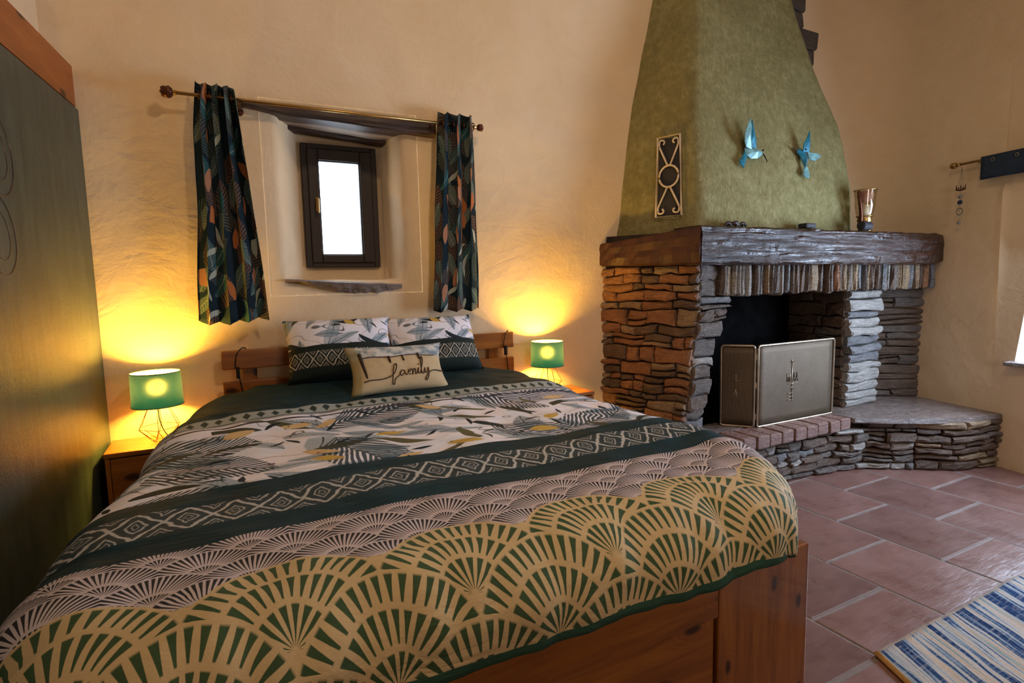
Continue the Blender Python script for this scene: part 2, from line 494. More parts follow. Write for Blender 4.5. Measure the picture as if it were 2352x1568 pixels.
def mat_wardrobe():
    M = Mat('dark_green_lacquer', 0.42, 0, 0.6)
    c = M.coords('Object')
    n1 = M.noise(M.mapv(c, (6, 6, 1.2)), 3, 4, 0.6); n2 = M.noise(c, 120, 3, 0.6)
    M.base(M.ramp(n1, [(0.3, (0.020, 0.034, 0.028)), (0.7, (0.050, 0.068, 0.056))]))
    M.put(M.b.inputs['Roughness'], n2 * 0.2 + 0.33)
    M.bump(n2 * 0.5 + n1 * 0.5, 0.25, 0.01)
    return M.m
M_WARD = mat_wardrobe()

def mat_shade():
    M = Mat('teal_lamp_shade', 0.8)
    nt = M.nt
    geo = M.node('ShaderNodeNewGeometry')
    tr = M.node('ShaderNodeBsdfTranslucent'); df = M.node('ShaderNodeBsdfDiffuse')
    x, y, z = M.xyz()
    weave = M.noise(M.mapv(M.coords('Object'), (1, 1, 1)), 300, 2)
    tr.inputs[0].default_value = (0.0008, 0.014, 0.034, 1)
    M.put(df.inputs[0], M.mix(E(M, geo.outputs['Backfacing']), (0.010, 0.085, 0.065), (0.75, 0.70, 0.55)))
    m0 = M.node('ShaderNodeMixShader'); m0.inputs[0].default_value = 0.32
    nt.links.new(df.outputs[0], m0.inputs[1]); nt.links.new(tr.outputs[0], m0.inputs[2])
    rf = M.node('ShaderNodeBsdfRefraction'); rf.inputs['Color'].default_value = (0.034, 0.040, 0.030, 1)
    rf.inputs['Roughness'].default_value = 1.0; rf.inputs['IOR'].default_value = 1.15
    mx = M.node('ShaderNodeMixShader'); mx.inputs[0].default_value = 0.10
    nt.links.new(m0.outputs[0], mx.inputs[1]); nt.links.new(rf.outputs[0], mx.inputs[2])
    nt.links.new(mx.outputs[0], M.out.inputs[0])
    return M.m
M_SHADE = mat_shade()
def mat_emit(name, col, st):
    M = Mat(name); e = M.node('ShaderNodeEmission'); e.inputs[0].default_value = (*col, 1); e.inputs[1].default_value = st
    M.nt.links.new(e.outputs[0], M.out.inputs[0]); return M.m
M_BULB = mat_emit('lit_bulb', (1, 0.62, 0.12), 350)
def mat_glass(name, tint=(1, 1, 1), gloss=0.08):
    M = Mat(name)
    t = M.node('ShaderNodeBsdfTransparent'); t.inputs[0].default_value = (*tint, 1)
    g = M.node('ShaderNodeBsdfGlossy'); g.inputs['Roughness'].default_value = 0.03
    mx = M.node('ShaderNodeMixShader')
    fr = M.node('ShaderNodeLayerWeight'); fr.inputs[0].default_value = 0.25
    M.put(mx.inputs[0], E(M, fr.outputs['Facing']) * 0.5 + gloss)
    M.nt.links.new(t.outputs[0], mx.inputs[1]); M.nt.links.new(g.outputs[0], mx.inputs[2])
    M.nt.links.new(mx.outputs[0], M.out.inputs[0]); return M.m
M_GLASS = mat_glass('window_glass')
M_LGLASS = mat_glass('lamp_glass', (0.85, 0.80, 0.70), 0.10)
def mat_mesh():
    M = Mat('brass_mesh', 0.5, 0.6)
    c = M.coords('Object')
    x, y, z = M.xyz()
    n = M.noise(c, 4, 3)
    M.base(M.mix(n, (0.085, 0.058, 0.034), (0.15, 0.11, 0.075)))
    wv = ((x * 240.0 + y * 240.0).frac() - 0.5).abs() + ((z * 240.0).frac() - 0.5).abs()
    M.bump(wv + M.noise(c, 6, 3) * 3.0, 0.3, 0.004)
    return M.m
M_MESH = mat_mesh()
M_CHAMP = simple('pale_brass_frame', (0.42, 0.34, 0.25), 0.36, 0.85)
M_BLUE = simple('blue_enamel', (0.022, 0.20, 0.30), 0.35, 0.2, var=0.25, scale=25)
M_BLUE_L = simple('pale_blue_enamel', (0.20, 0.42, 0.45), 0.35, 0.2, var=0.25, scale=25)
M_SLATE_SILL = mat_stone('sill_slate', (0.09, 0.06, 0.05), (0.33, 0.26, 0.24), 0.5)
M_DARKST = mat_stone('dark_corner_stone', (0.03, 0.022, 0.018), (0.12, 0.09, 0.07), 0.6)
M_PINK = simple('faded_pink_wax', (0.42, 0.20, 0.14), 0.6)
M_CRYST = simple('smoky_bead', (0.20, 0.19, 0.18), 0.2)

# ------------------------------------------------------------------ mesh helpers
def link(name, bm, mat, parent=None, smooth=False, auto=None):
    me = bpy.data.meshes.new(name)
    bmesh.ops.recalc_face_normals(bm, faces=bm.faces)
    bm.to_mesh(me); bm.free()
    if isinstance(mat, (list, tuple)):
        for m in mat: me.materials.append(m)
    else: me.materials.append(mat)
    if smooth:
        for p in me.polygons: p.use_smooth = True
    o = bpy.data.objects.new(name, me); COL.objects.link(o)
    if parent: o.parent = parent
    return o
def tag(o, label=None, cat=None, group=None, kind=None):
    if label: o['label'] = label
    if cat: o['category'] = cat
    if group: o['group'] = group
    if kind: o['kind'] = kind
    return o
def empty(name, loc=(0, 0, 0), rz=0.0):
    o = bpy.data.objects.new(name, None); COL.objects.link(o)
    o.location = loc; o.rotation_euler = (0, 0, rz); o.empty_display_size = 0.1
    return o
def box(bm, x0, x1, y0, y1, z0, z1, bev=0.0, seg=2):
    r = bmesh.ops.create_cube(bm, size=1.0)
    for v in r['verts']:
        v.co = Vector(((x0 + x1) / 2 + v.co.x * (x1 - x0), (y0 + y1) / 2 + v.co.y * (y1 - y0), (z0 + z1) / 2 + v.co.z * (z1 - z0)))
    if bev:
        es = list({e for v in r['verts'] for e in v.link_edges})
        bmesh.ops.bevel(bm, geom=es, offset=bev, segments=seg, affect='EDGES', profile=0.5)
    return r['verts']
def cyl(bm, a, b, r0, r1=None, n=16, caps=True):
    a, b = Vector(a), Vector(b); d = b - a
    r1 = r0 if r1 is None else r1
    M = Matrix.Translation((a + b) / 2) @ d.to_track_quat('Z', 'Y').to_matrix().to_4x4()
    return bmesh.ops.create_cone(bm, cap_ends=caps, segments=n, radius1=r0, radius2=r1, depth=d.length, matrix=M)['verts']
def ball(bm, c, r, sx=1, sy=1, sz=1, u=16, v=10):
    M = Matrix.Translation(Vector(c)) @ Matrix.Diagonal((sx, sy, sz, 1))
    return bmesh.ops.create_uvsphere(bm, u_segments=u, v_segments=v, radius=r, matrix=M)['verts']
def tube(bm, pts, r, n=8, closed=False, flat=None):
    pts = [Vector(p) for p in pts]
    rings = []; N = len(pts)
    ref = Vector((0, 0, 1))
    for i, p in enumerate(pts):
        a = pts[i - 1] if (i > 0 or closed) else p
        b = pts[(i + 1) % N] if (i < N - 1 or closed) else p
        t = (b - a).normalized()
        rf = ref if abs(t.dot(ref)) < 0.95 else Vector((0, 1, 0))
        s = t.cross(rf).normalized(); w = s.cross(t).normalized()
        rr = r[i] if isinstance(r, (list, tuple)) else r
        rings.append([bm.verts.new(p + (s * cos(2 * pi * k / n) + w * sin(2 * pi * k / n)) * rr) for k in range(n)])
    M_ = N if closed else N - 1
    for i in range(M_):
        A, B = rings[i], rings[(i + 1) % N]
        for k in range(n): bm.faces.new((A[k], A[(k + 1) % n], B[(k + 1) % n], B[k]))
    if not closed:
        bm.faces.new(rings[0][::-1]); bm.faces.new(rings[-1])
def lathe(bm, prof, c, n=24, closed_top=False):
    c = Vector(c); rings = []
    for (r, z) in prof:
        rings.append([bm.verts.new(c + Vector((r * cos(2 * pi * k / n), r * sin(2 * pi * k / n), z))) for k in range(n)])
    for A, B in zip(rings, rings[1:]):
        for k in range(n): bm.faces.new((A[k], A[(k + 1) % n], B[(k + 1) % n], B[k]))
    return rings
def prism(bm, pts, z0, z1):
    lo = [bm.verts.new((x, y, z0)) for x, y in pts]; hi = [bm.verts.new((x, y, z1)) for x, y in pts]
    n = len(pts)
    bm.faces.new(lo[::-1]); bm.faces.new(hi)
    for i in range(n): bm.faces.new((lo[i], lo[(i + 1) % n], hi[(i + 1) % n], hi[i]))
def bez(P, n=12):
    """Catmull-Rom through points"""
    P = [Vector(p) for p in P]; out = []
    for i in range(len(P) - 1):
        a = P[i - 1] if i else P[i]; b = P[i]; c = P[i + 1]; d = P[i + 2] if i + 2 < len(P) else P[i + 1]
        for k in range(n):
            t = k / n
            out.append(0.5 * ((2 * b) + (c - a) * t + (2 * a - 5 * b + 4 * c - d) * t * t + (3 * b - a - 3 * c + d) * t ** 3))
    out.append(P[-1]); return out
def nz(x, y, z=0.0): return noise.noise(Vector((x, y, z)))
def lerp(a, b, t): return a + (b - a) * t
def interp(x, pts):
    if x <= pts[0][0]: return pts[0][1]
    for (a, va), (b, vb) in zip(pts, pts[1:]):
        if x <= b:
            t = (x - a) / (b - a); t = t * t * (3 - 2 * t)
            return lerp(va, vb, t)
    return pts[-1][1]

CEIL = 4.3
# ------------------------------------------------------------------ setting
# floor: grout bed and terracotta tiles in a running bond
bm = bmesh.new()
prism(bm, [(-1.6, -3.0), (5.9, -3.0), (5.9, 4.0), (-1.6, 4.0)], -0.12, -0.003)
floor = tag(link('floor', bm, M_GROUT), 'terracotta tiled floor with pale grout joints', kind='structure')
def tile_mesh(w, d, seed):
    bm = bmesh.new(); rr = random.Random(seed)
    n = 3
    for (z, inset) in ((-0.006, 0.0), (0.0, 0.003), (0.003, 0.012)):
        pass
    loops = []
    for (z, ins) in ((-0.02, 0.0), (-0.0022, 0.000), (0.0003, 0.005)):
        lp = []
        for (sx, sy) in ((-1, -1), (0, -1), (1, -1), (1, 0), (1, 1), (0, 1), (-1, 1), (-1, 0)):
            j = nz(sx * 3.1 + seed, sy * 2.7, seed) * 0.006
            lp.append(bm.verts.new((sx * (w / 2 - ins) + j, sy * (d / 2 - ins) + j, z + (0.0015 * nz(sx + seed, sy, 5) if ins > 0.005 else 0))))
        loops.append(lp)
    for A, B in zip(loops, loops[1:]):
        for k in range(8): bm.faces.new((A[k], A[(k + 1) % 8], B[(k + 1) % 8], B[k])).material_index = 1
    c = bm.verts.new((0, 0, 0.0012))
    for k in range(8): bm.faces.new((loops[-1][k], loops[-1][(k + 1) % 8], c))
    bmesh.ops.recalc_face_normals(bm, faces=bm.faces)
    me = bpy.data.meshes.new('tile'); bm.to_mesh(me); bm.free()
    for p in me.polygons: p.use_smooth = False
    return me
TM = [tile_mesh(0.512 - 0.012, 0.55 - 0.014, s) for s in range(3)]
for k, me in enumerate(TM): me.materials.append(M_TILE[k]); me.materials.append(M_GROUT)
for ci in range(-5, 8):
    x = 2.40 + ci * 0.512
    for ri in range(-7, 5):
        y = 1.43 + (0.275 if ci % 2 else 0.0) - 0.275 + ri * 0.55
        if y > 3.3 or y < -2.6 or x > 5.5: continue
        if x < 1.5 and 1.3 < y: continue
        o = bpy.data.objects.new('tile', TM[R.randrange(3)]); COL.objects.link(o)
        o.parent = floor; o.location = (x, y, R.uniform(-0.001, 0.001))
        if R.random() < 0.5: o.rotation_euler = (0, 0, pi)

# back wall with the opening of the deep window niche
HX0, HX1, HZ0, HZ1 = 0.26, 1.12, 1.40, 2.44
def back_y(x): # the far right end curves forward into the right wall
    return 3.33
bm = bmesh.new()
xs = sorted(set([round(-1.2 + 0.06 * i, 3) for i in range(105)] + [HX0, HX1])); xs = [x for x in xs if x <= 5.0]
zs = sorted(set([round(0.07 * i, 3) for i in range(62)] + [HZ0, HZ1]))
def near_hole(x, z):
    dx = max(HX0 - x, x - HX1, 0); dz = max(HZ0 - z, z - HZ1, 0)
    return min(1, hypot(dx, dz) / 0.15)
grid = {}
pathx = [(x, 3.33) for x in xs]
def rwx(y): return 5.10 + 0.262 * (y - 1.99)
# a broad hand-rounded corner, then down the right wall until the window
xs = [x for x in xs if x <= 4.70]; pathx = [(x, 3.33) for x in xs]
c0_, c1_, c2_ = (xs[-1], 3.33), (rwx(3.33), 3.33), (rwx(2.72), 2.72)
for k in range(1, 13):
    t = k / 12
    pathx.append(((1 - t) ** 2 * c0_[0] + 2 * t * (1 - t) * c1_[0] + t * t * c2_[0], (1 - t) ** 2 * c0_[1] + 2 * t * (1 - t) * c1_[1] + t * t * c2_[1]))
yy = 2.65
while yy > 2.0:
    pathx.append((rwx(yy), yy)); yy -= 0.07
NB = len([1 for p in pathx if p[1] == 3.33])
for i, (x, y) in enumerate(pathx):
    for j, z in enumerate(zs):
        k = near_hole(x, z) if y == 3.33 else 1.0
        dn = (0.022 * nz(x * 1.1, z * 1.1, 3 + y) + 0.010 * nz(x * 4, z * 4, 9 + y)) * k
        if i < NB: p = (x, y + dn, z)
        else: p = (x + dn, y, z)
        grid[i, j] = bm.verts.new(p)
back_faces, right_faces = [], []
for i in range(len(pathx) - 1):
    for j in range(len(zs) - 1):
        xm = (pathx[i][0] + pathx[i + 1][0]) / 2; zm = (zs[j] + zs[j + 1]) / 2
        if i < NB and HX0 < xm < HX1 and HZ0 < zm < HZ1: continue
        bm.faces.new((grid[i, j], grid[i + 1, j], grid[i + 1, j + 1], grid[i, j + 1]))
tag(link('wall_back', bm, M_WALL, smooth=True), 'cream hand-plastered wall behind the bed, curving into the right corner', kind='structure')

# right wall with the window opening (only its left reveal is in the picture)
RY0, RY1, RZ0, RZ1 = 0.75, 1.92, 0.80, 2.02
bm = bmesh.new()
ys = sorted(set([round(-3.0 + 0.1 * i, 3) for i in range(51)] + [RY0, RY1, 2.06])); ys = [y for y in ys if y <= 2.06]
zs2 = sorted(set([round(0.1 * i, 3) for i in range(44)] + [RZ0, RZ1]))
g2 = {}
for i, y in enumerate(ys):
    for j, z in enumerate(zs2):
        inb = (RY0 - .12 <= y <= RY1 + .12 and RZ0 - .12 <= z <= RZ1 + .12)
        ysl = y - 0.11 * (z - RZ0) if (y in (RY1, 2.06) and RZ0 - .01 <= z <= RZ1 + .01) else y
        g2[i, j] = bm.verts.new((rwx(ysl) + (0 if inb else 0.012 * nz(y * 2, z * 2, 4)), ysl if y == RY1 else y, z))
for i in range(len(ys) - 1):
    for j in range(len(zs2) - 1):
        ym = (ys[i] + ys[i + 1]) / 2; zm = (zs2[j] + zs2[j + 1]) / 2
        if RY0 < ym < RY1 and RZ0 < zm < RZ1: continue
        bm.faces.new((g2[i, j], g2[i + 1, j], g2[i + 1, j + 1], g2[i, j + 1]))
tag(link('wall_right', bm, M_WALL, smooth=True), 'cream plastered wall on the right with a window', kind='structure')
# left wall, front wall, ceiling
bm = bmesh.new()
lw = [(-0.60, 3.6), (-1.28, -3.0)]
for (a, b) in ((lw[0], lw[1]), (lw[1], (4.2, -3.0))):
    n = 12
    for i in range(n):
        x0, y0 = lerp(a[0], b[0], i / n), lerp(a[1], b[1], i / n); x1, y1 = lerp(a[0], b[0], (i + 1) / n), lerp(a[1], b[1], (i + 1) / n)
        if (a == lw[0]): bm.faces.new([bm.verts.new(p) for p in ((x0, y0, 0), (x1, y1, 0), (x1, y1, CEIL), (x0, y0, CEIL))])
tag(link('wall_left', bm, M_WALL), 'pale plastered wall above the dark green wardrobe', kind='structure')
bm = bmesh.new(); bm.faces.new([bm.verts.new(p) for p in ((-1.4, -3, 0), (4.2, -3, 0), (4.2, -3, CEIL), (-1.4, -3, CEIL))])
tag(link('wall_front', bm, M_WALL), 'plastered wall behind the viewer', kind='structure')
bm = bmesh.new(); box(bm, -1.5, 5.9, -3.1, 4.0, CEIL - 0.1, CEIL)
tag(link('ceiling', bm, M_CEIL), 'plastered ceiling', kind='structure')

# splayed reveal of the small window
def ring_loops(bm, loops):
    R_ = [[bm.verts.new(p) for p in lp] for lp in loops]
    n = len(loops[0])
    for A, B in zip(R_, R_[1:]):
        for k in range(n): bm.faces.new((A[k], A[(k + 1) % n], B[(k + 1) % n], B[k]))
    return R_
def rrect(x0, x1, z0, z1, y, r=0.0, n=4, wob=0.0):
    pts = []
    m = 10
    def side(a, b):
        for k in range(m): pts.append(Vector(a).lerp(Vector(b), k / m))
    side((x0, y, z0), (x1, y, z0)); side((x1, y, z0), (x1, y, z1)); side((x1, y, z1), (x0, y, z1)); side((x0, y, z1), (x0, y, z0))
    cxm, czm = (x0 + x1) / 2, (z0 + z1) / 2
    if r:
        for p in pts:
            dx = abs(p.x - cxm) - ((x1 - x0) / 2 - r); dz = abs(p.z - czm) - ((z1 - z0) / 2 - r)
            if dx > 0 and dz > 0:
                l = hypot(dx, dz)
                if l > 0:
                    q = r / max(l, 1e-6) if l > r else 1
                    p.x = cxm + math.copysign((x1 - x0) / 2 - r + dx * q, p.x - cxm)
                    p.z = czm + math.copysign((z1 - z0) / 2 - r + dz * q, p.z - czm)
    if wob:
        for p in pts: p.x += wob * nz(p.z * 5, y * 9, p.x); p.z += wob * nz(p.x * 5, y * 9, p.z)
    return pts
bm = bmesh.new()
lo = [rrect(0.255, 1.125, 1.395, 2.445, 3.333), rrect(0.315, 1.055, 1.445, 2.425, 3.331, 0.01, wob=0.006), rrect(0.333, 1.036, 1.462, 2.415, 3.338, 0.02, wob=0.008),
      rrect(0.350, 1.020, 1.475, 2.41, 3.358, 0.02, wob=0.008), rrect(0.372, 1.004, 1.482, 2.405, 3.42, 0.02, wob=0.01), rrect(0.43, 0.99, 1.484, 2.40, 3.54, 0.02, wob=0.01), rrect(0.480, 0.985, 1.486, 2.39, 3.655, 0.015, wob=0.004),
      rrect(0.51, 0.94, 1.572, 2.285, 3.662), rrect(0.51, 0.94, 1.572, 2.285, 3.85)]
ring_loops(bm, lo)
bm.faces.ensure_lookup_table()
for f in bm.faces:
    if f.index < 40: f.material_index = 1
o = link('trim_1', bm, [M_REVEAL, M_WALL], smooth=True)
tag(o, 'white splayed plaster reveal around the small window', kind='structure')

# window frame, glass and handle
wn = empty('window_1', (0.72, 3.66, 1.93)); tag(wn, 'small dark brown wooden window in the white reveal', kind='structure')
FX0, FX1, FZ0, FZ1 = 0.500, 0.948, 1.563, 2.300
GX0, GX1, GZ0, GZ1 = 0.600, 0.836, 1.645, 2.197
def rel(o, root): o.matrix_parent_inverse = Matrix.Translation(-root.location)  # children are built in world coordinates
def frame_ring(bm, X0, X1, Z0, Z1, w, y0, y1, bev=0.004):
    wl, wr, wb, wt = w
    box(bm, X0, X0 + wl, y0, y1, Z0, Z1, bev); box(bm, X1 - wr, X1, y0, y1, Z0, Z1, bev)
    box(bm, X0 + wl, X1 - wr, y0, y1, Z0, Z0 + wb, bev); box(bm, X0 + wl, X1 - wr, y0, y1, Z1 - wt, Z1, bev)
bm = bmesh.new(); frame_ring(bm, FX0, FX1, FZ0, FZ1, (0.035, 0.035, 0.03, 0.03), 3.635, 3.70)
o = link('window_frame', bm, M_FRAME, wn); rel(o, wn)
bm = bmesh.new(); frame_ring(bm, FX0 + 0.033, FX1 - 0.033, FZ0 + 0.028, FZ1 - 0.028, (GX0 - FX0 - 0.040, FX1 - GX1 - 0.040, GZ0 - FZ0 - 0.035, FZ1 - GZ1 - 0.035), 3.622, 3.69, 0.006)
o = link('sash', bm, M_FRAME, wn); rel(o, wn)
bm = bmesh.new(); frame_ring(bm, GX0 - 0.008, GX1 + 0.008, GZ0 - 0.008, GZ1 + 0.008, (0.008, 0.008, 0.008, 0.008), 3.632, 3.66, 0.003)
o = link('glazing_bead', bm, M_FRAME, wn); rel(o, wn)
bm = bmesh.new(); box(bm, GX0, GX1, 3.656, 3.660, GZ0, GZ1)
o = link('pane', bm, M_GLASS, wn); rel(o, wn)
h = bmesh.new(); box(h, 0.566, 0.586, 3.612, 3.624, 1.895, 1.985, 0.006); cyl(h, (0.576, 3.616, 1.965), (0.576, 3.585, 1.965), 0.008, n=10)
box(h, 0.568, 0.584, 3.578, 3.590, 1.885, 1.975, 0.006)
o = link('window_handle', h, M_BRASS, wn); rel(o, wn)

# lintel planks over the niche
def rough_box(x0, x1, y0, y1, zf, name, mat, nx=26, amp=0.008, seed=0):
    """zf(x) -> (zlow, zhigh)"""
    bm = bmesh.new(); rings = []
    for i in range(nx + 1):
        x = lerp(x0, x1, i / nx); zl, zh = zf(x)
        e = 0.012 if i in (0, nx) else 0.0
        pr = [(y0 + 0.008, zl), (y0, zl + 0.010), (y0, zh - 0.008), (y0 + 0.008, zh), (y1, zh), (y1, zl)]
        ring = []
        for k, (y, z) in enumerate(pr):
            a = amp * nz(x * 7, k * 3.3 + seed, y * 5)
            ring.append(bm.verts.new((x, y + a + e, z + a * 0.9)))
        rings.append(ring)
    for A, B in zip(rings, rings[1:]):
        for k in range(6): bm.faces.new((A[k], A[(k + 1) % 6], B[(k + 1) % 6], B[k]))
    bm.faces.new(rings[0]); bm.faces.new(rings[-1][::-1])
    return link(name, bm, mat, smooth=False)
lt = empty('lintel', (0.7, 3.33, 2.36)); tag(lt, 'old dark wooden lintel of three rough planks above the small window', 'lintel')
for nm, a, m in (('plank', (0.16, 1.225, 3.275, 3.40, lambda x: (interp(x, [(0.16, 2.378), (0.45, 2.345), (1.22, 2.322)]), interp(x, [(0.16, 2.402), (1.22, 2.402)]))), M_OLD),
                 ('plank', (0.34, 1.03, 3.402, 3.525, lambda x: (interp(x, [(0.33, 2.362), (1.06, 2.325)]), 2.42)), M_OLD2),
                 ('plank', (0.40, 1.02, 3.528, 3.62, lambda x: (interp(x, [(0.40, 2.343), (1.03, 2.312)]), 2.42)), M_OLD)):
    o = rough_box(*a, nm, m, seed=len(lt.children)); o.parent = lt; rel(o, lt)

# slate sill under the niche
bm = bmesh.new(); rings = []
nx = 30
for i in range(nx + 1):
    t = i / nx; x = lerp(0.345, 0.985, t)
    zt = lerp(1.495, 1.455, t) + 0.004 * nz(x * 12, 1)
    th = 0.016 + 0.050 * max(0, sin(pi * min(1, max(0, (t - 0.10) / 0.95)))) ** 0.8 * (1 + 0.35 * nz(x * 22, 4))
    pr = 0.03 + 0.035 * sin(pi * t)
    ring = [(x, 3.45, zt), (x, 3.33 - pr * 0.55, zt - 0.002), (x, 3.33 - pr, zt - 0.010), (x, 3.33 - pr * (0.8 + 0.3 * nz(x * 18, 7)), zt - th * 0.6), (x, 3.33 - pr * 0.35, zt - th), (x, 3.34, zt - th), (x, 3.45, zt - 0.03)]
    rings.append([bm.verts.new(p) for p in ring])
for A, B in zip(rings, rings[1:]):
    for k in range(7): bm.faces.new((A[k], A[(k + 1) % 7], B[(k + 1) % 7], B[k]))
bm.faces.new(rings[0]); bm.faces.new(rings[-1][::-1])
tag(link('window_sill', bm, M_SLATE_SILL), 'ragged grey brown slate sill below the small window', 'sill')

# right window: reveal, frame, sill
bm = bmesh.new()
def rw(y, z, out): return (rwx(y) + out, y, z)
def rloop(y0, y1, z0, z1, out):
    m = 4; pts = []
    for a, b in (((y0, z0), (y1, z0)), ((y1, z0), (y1, z1)), ((y1, z1), (y0, z1)), ((y0, z1), (y0, z0))):
        for k in range(m):
            y_, z_ = lerp(a[0], b[0], k / m), lerp(a[1], b[1], k / m)
            pts.append(rw(y_ - 0.11 * (z_ - RZ0) * (y_ - y0) / (y1 - y0), z_, out))
    return pts
ring_loops(bm, [rloop(RY0, RY1, RZ0, RZ1, 0.0), rloop(RY0 + .02, RY1 - .02, RZ0 + .02, RZ1 - .02, 0.03), rloop(RY0 + .15, RY1 - .14, RZ0 + .03, RZ1 - .05, 0.34), rloop(RY0 + .15, RY1 - .14, RZ0 + .03, RZ1 - .05, 0.55)])
tag(link('trim_2', bm, M_REVEAL), 'white window reveal at the right edge of the picture', kind='structure')
w2 = empty('window_2', (5.3, 1.33, 1.4)); tag(w2, 'window in the right wall letting in daylight', kind='structure')
bm = bmesh.new()
for (ya, yb, za, zb) in ((0.9, 0.96, 0.83, 1.97), (1.72, 1.78, 0.83, 1.97), (1.31, 1.37, 0.83, 1.97), (0.9, 1.78, 0.83, 0.89), (0.9, 1.78, 1.91, 1.97)):
    box(bm, 5.30, 5.35, ya, yb, za, zb, 0.004)
o = link('window_frame', bm, M_FRAME, w2); rel(o, w2)
bm = bmesh.new(); box(bm, 5.32, 5.325, 0.93, 1.75, 0.86, 1.94)
o = link('pane', bm, M_GLASS, w2); rel(o, w2)
bm = bmesh.new(); box(bm, 4.98, 5.33, 0.72, 1.95, 0.775, 0.802, 0.005)
tag(link('slate_sill', bm, M_SLATE_SILL), 'dark sill corner of the window at the right edge', 'sill')

# dark stones of the corner, high beside the chimney hood
ds = empty('corner_stone', (4.7, 3.33, 3.5)); tag(ds, 'dark stepped stonework between green chimney hood and right wall', 'stonework')
for (x0, x1, z0, z1, y0) in ((4.15, 4.455, 3.60, 4.19, 3.20), (4.15, 4.42, 3.465, 3.595, 3.21), (4.25, 4.60, 3.32, 3.46, 3.19), (4.25, 4.575, 3.19, 3.315, 3.21)):
    bm = bmesh.new(); vs = box(bm, x0, x1, y0, 3.36, z0, z1, 0.012, 1)
    for v in bm.verts: v.co += Vector((nz(v.co.x * 9, v.co.z * 9, 1), nz(v.co.x * 9, v.co.z * 9, 2), nz(v.co.x * 9, v.co.z * 9, 3))) * 0.02
    o = link('stone', bm, M_DARKST, ds); rel(o, ds)

# ------------------------------------------------------------------ fireplace
fp = empty('fireplace', (3.9, 2.7, 0)); tag(fp, 'stone corner fireplace with dark oak beam and olive green chimney hood', 'fireplace')
def part(name, bm, mat, root=fp, smooth=False):
    o = link(name, bm, mat, root, smooth); rel(o, root); return o
# cores (dark mortar behind the stones)
def face_core(bm, P, a0, a1, b0, b1, back):
    pass
# plan points
def stone_block(P, a0, a1, b0, b1, depth, prot, seed, mat, name='stone', gap=0.006):
    """stone on a face. P(a,b,out) -> world point; a along, b up"""
    bm = bmesh.new(); rr = random.Random(seed)
    na, nb = 4, 3
    A0, A1, B0, B1 = a0 + gap * .5, a1 - gap * .5, b0 + gap * .5, b1 - gap * .5
    w, h = A1 - A0, B1 - B0
    ch = min(0.012, w * 0.22, h * 0.22)
    front = []
    tilt_a, tilt_b = rr.uniform(-.35, .35), rr.uniform(-.4, .4)
    for j in range(nb):
        row = []
        for i in range(na):
            fa, fb = i / (na - 1), j / (nb - 1)
            ea = (ch if i == 0 else -ch if i == na - 1 else rr.uniform(-.12, .12) * w / 3)
            eb = (ch if j == 0 else -ch if j == nb - 1 else rr.uniform(-.15, .15) * h / 2)
            corner = (i in (0, na - 1)) and (j in (0, nb - 1))
            o_ = prot * (1 + tilt_a * (fa - .5) + tilt_b * (fb - .5)) + rr.uniform(-.004, .005) - (0.006 if corner else 0)
            ja = rr.uniform(-.05, .05) * min(w, 0.2); jb = rr.uniform(-.10, .10) * min(h, 0.08)
            row.append((A0 + fa * w + ea + ja, B0 + fb * h + eb + jb, o_))
        front.append(row)
    V = [[bm.verts.new(P(*p)) for p in row] for row in front]
    for j in range(nb - 1):
        for i in range(na - 1): bm.faces.new((V[j][i], V[j][i + 1], V[j + 1][i + 1], V[j + 1][i]))
    # rim loop
    idx = [(0, i) for i in range(na)] + [(j, na - 1) for j in range(1, nb)] + [(nb - 1, i) for i in range(na - 2, -1, -1)] + [(j, 0) for j in range(nb - 2, 0, -1)]
    mid, back = [], []
    for (j, i) in idx:
        a, b, o_ = front[j][i]
        fa, fb = i / (na - 1), j / (nb - 1)
        a2 = A0 if i == 0 else A1 if i == na - 1 else a
        b2 = B0 if j == 0 else B1 if j == nb - 1 else b
        a2 += rr.uniform(-.005, .005); b2 += rr.uniform(-.06, .06) * min(h, 0.1)
        mid.append(bm.verts.new(P(a2, b2, o_ - 0.012))); back.append(bm.verts.new(P(a2, b2, -depth)))
    fr = [V[j][i] for (j, i) in idx]; n = len(idx)
    for L0, L1 in ((fr, mid), (mid, back)):
        for k in range(n): bm.faces.new((L0[k], L0[(k + 1) % n], L1[(k + 1) % n], L1[k]))
    return part(name, bm, mat)
def masonry(P, length, z0, z1, hmin, hmax, wmin, wmax, mats, seed, depth=0.05, pmin=0.006, pmax=0.03, bounds=None, warp=0.022):
    rr = random.Random(seed); z = z0; n = 0
    P0 = P
    def P(a, b, out):
        k = min(1, max(0, (b - z0) / 0.05)) * min(1, max(0, (z1 - b) / 0.05))
        return P0(a, b + warp * k * (nz(a * 5.5, b * 7, seed) + 0.5 * nz(a * 14, b * 12, seed)), out)
    while z < z1 - 0.008:
        h = rr.uniform(hmin, hmax)
        if z1 - (z + h) < hmin * 0.7: h = z1 - z
        a_lo, a_hi = (0, length) if bounds is None else bounds(z + h / 2)
        a = a_lo
        while a < a_hi - 0.004:
            w = rr.uniform(wmin, wmax)
            if a_hi - (a + w) < wmin * 0.6: w = a_hi - a
            # some courses split in two thin stones
            if h > hmin * 1.7 and rr.random() < 0.28:
                hs = h * rr.uniform(.35, .65)
                segs = [(z, z + hs), (z + hs, z + h)]
            else: segs = [(z, z + h)]
            for (s0, s1) in segs:
                stone_block(P, a, a + w, s0 + rr.uniform(-.002, .002), s1 + rr.uniform(-.002, .002), depth, rr.uniform(pmin, pmax), rr.random(), rr.choice(mats), gap=rr.uniform(0.005, 0.013)); n += 1
            a += w
        z += h
    return n
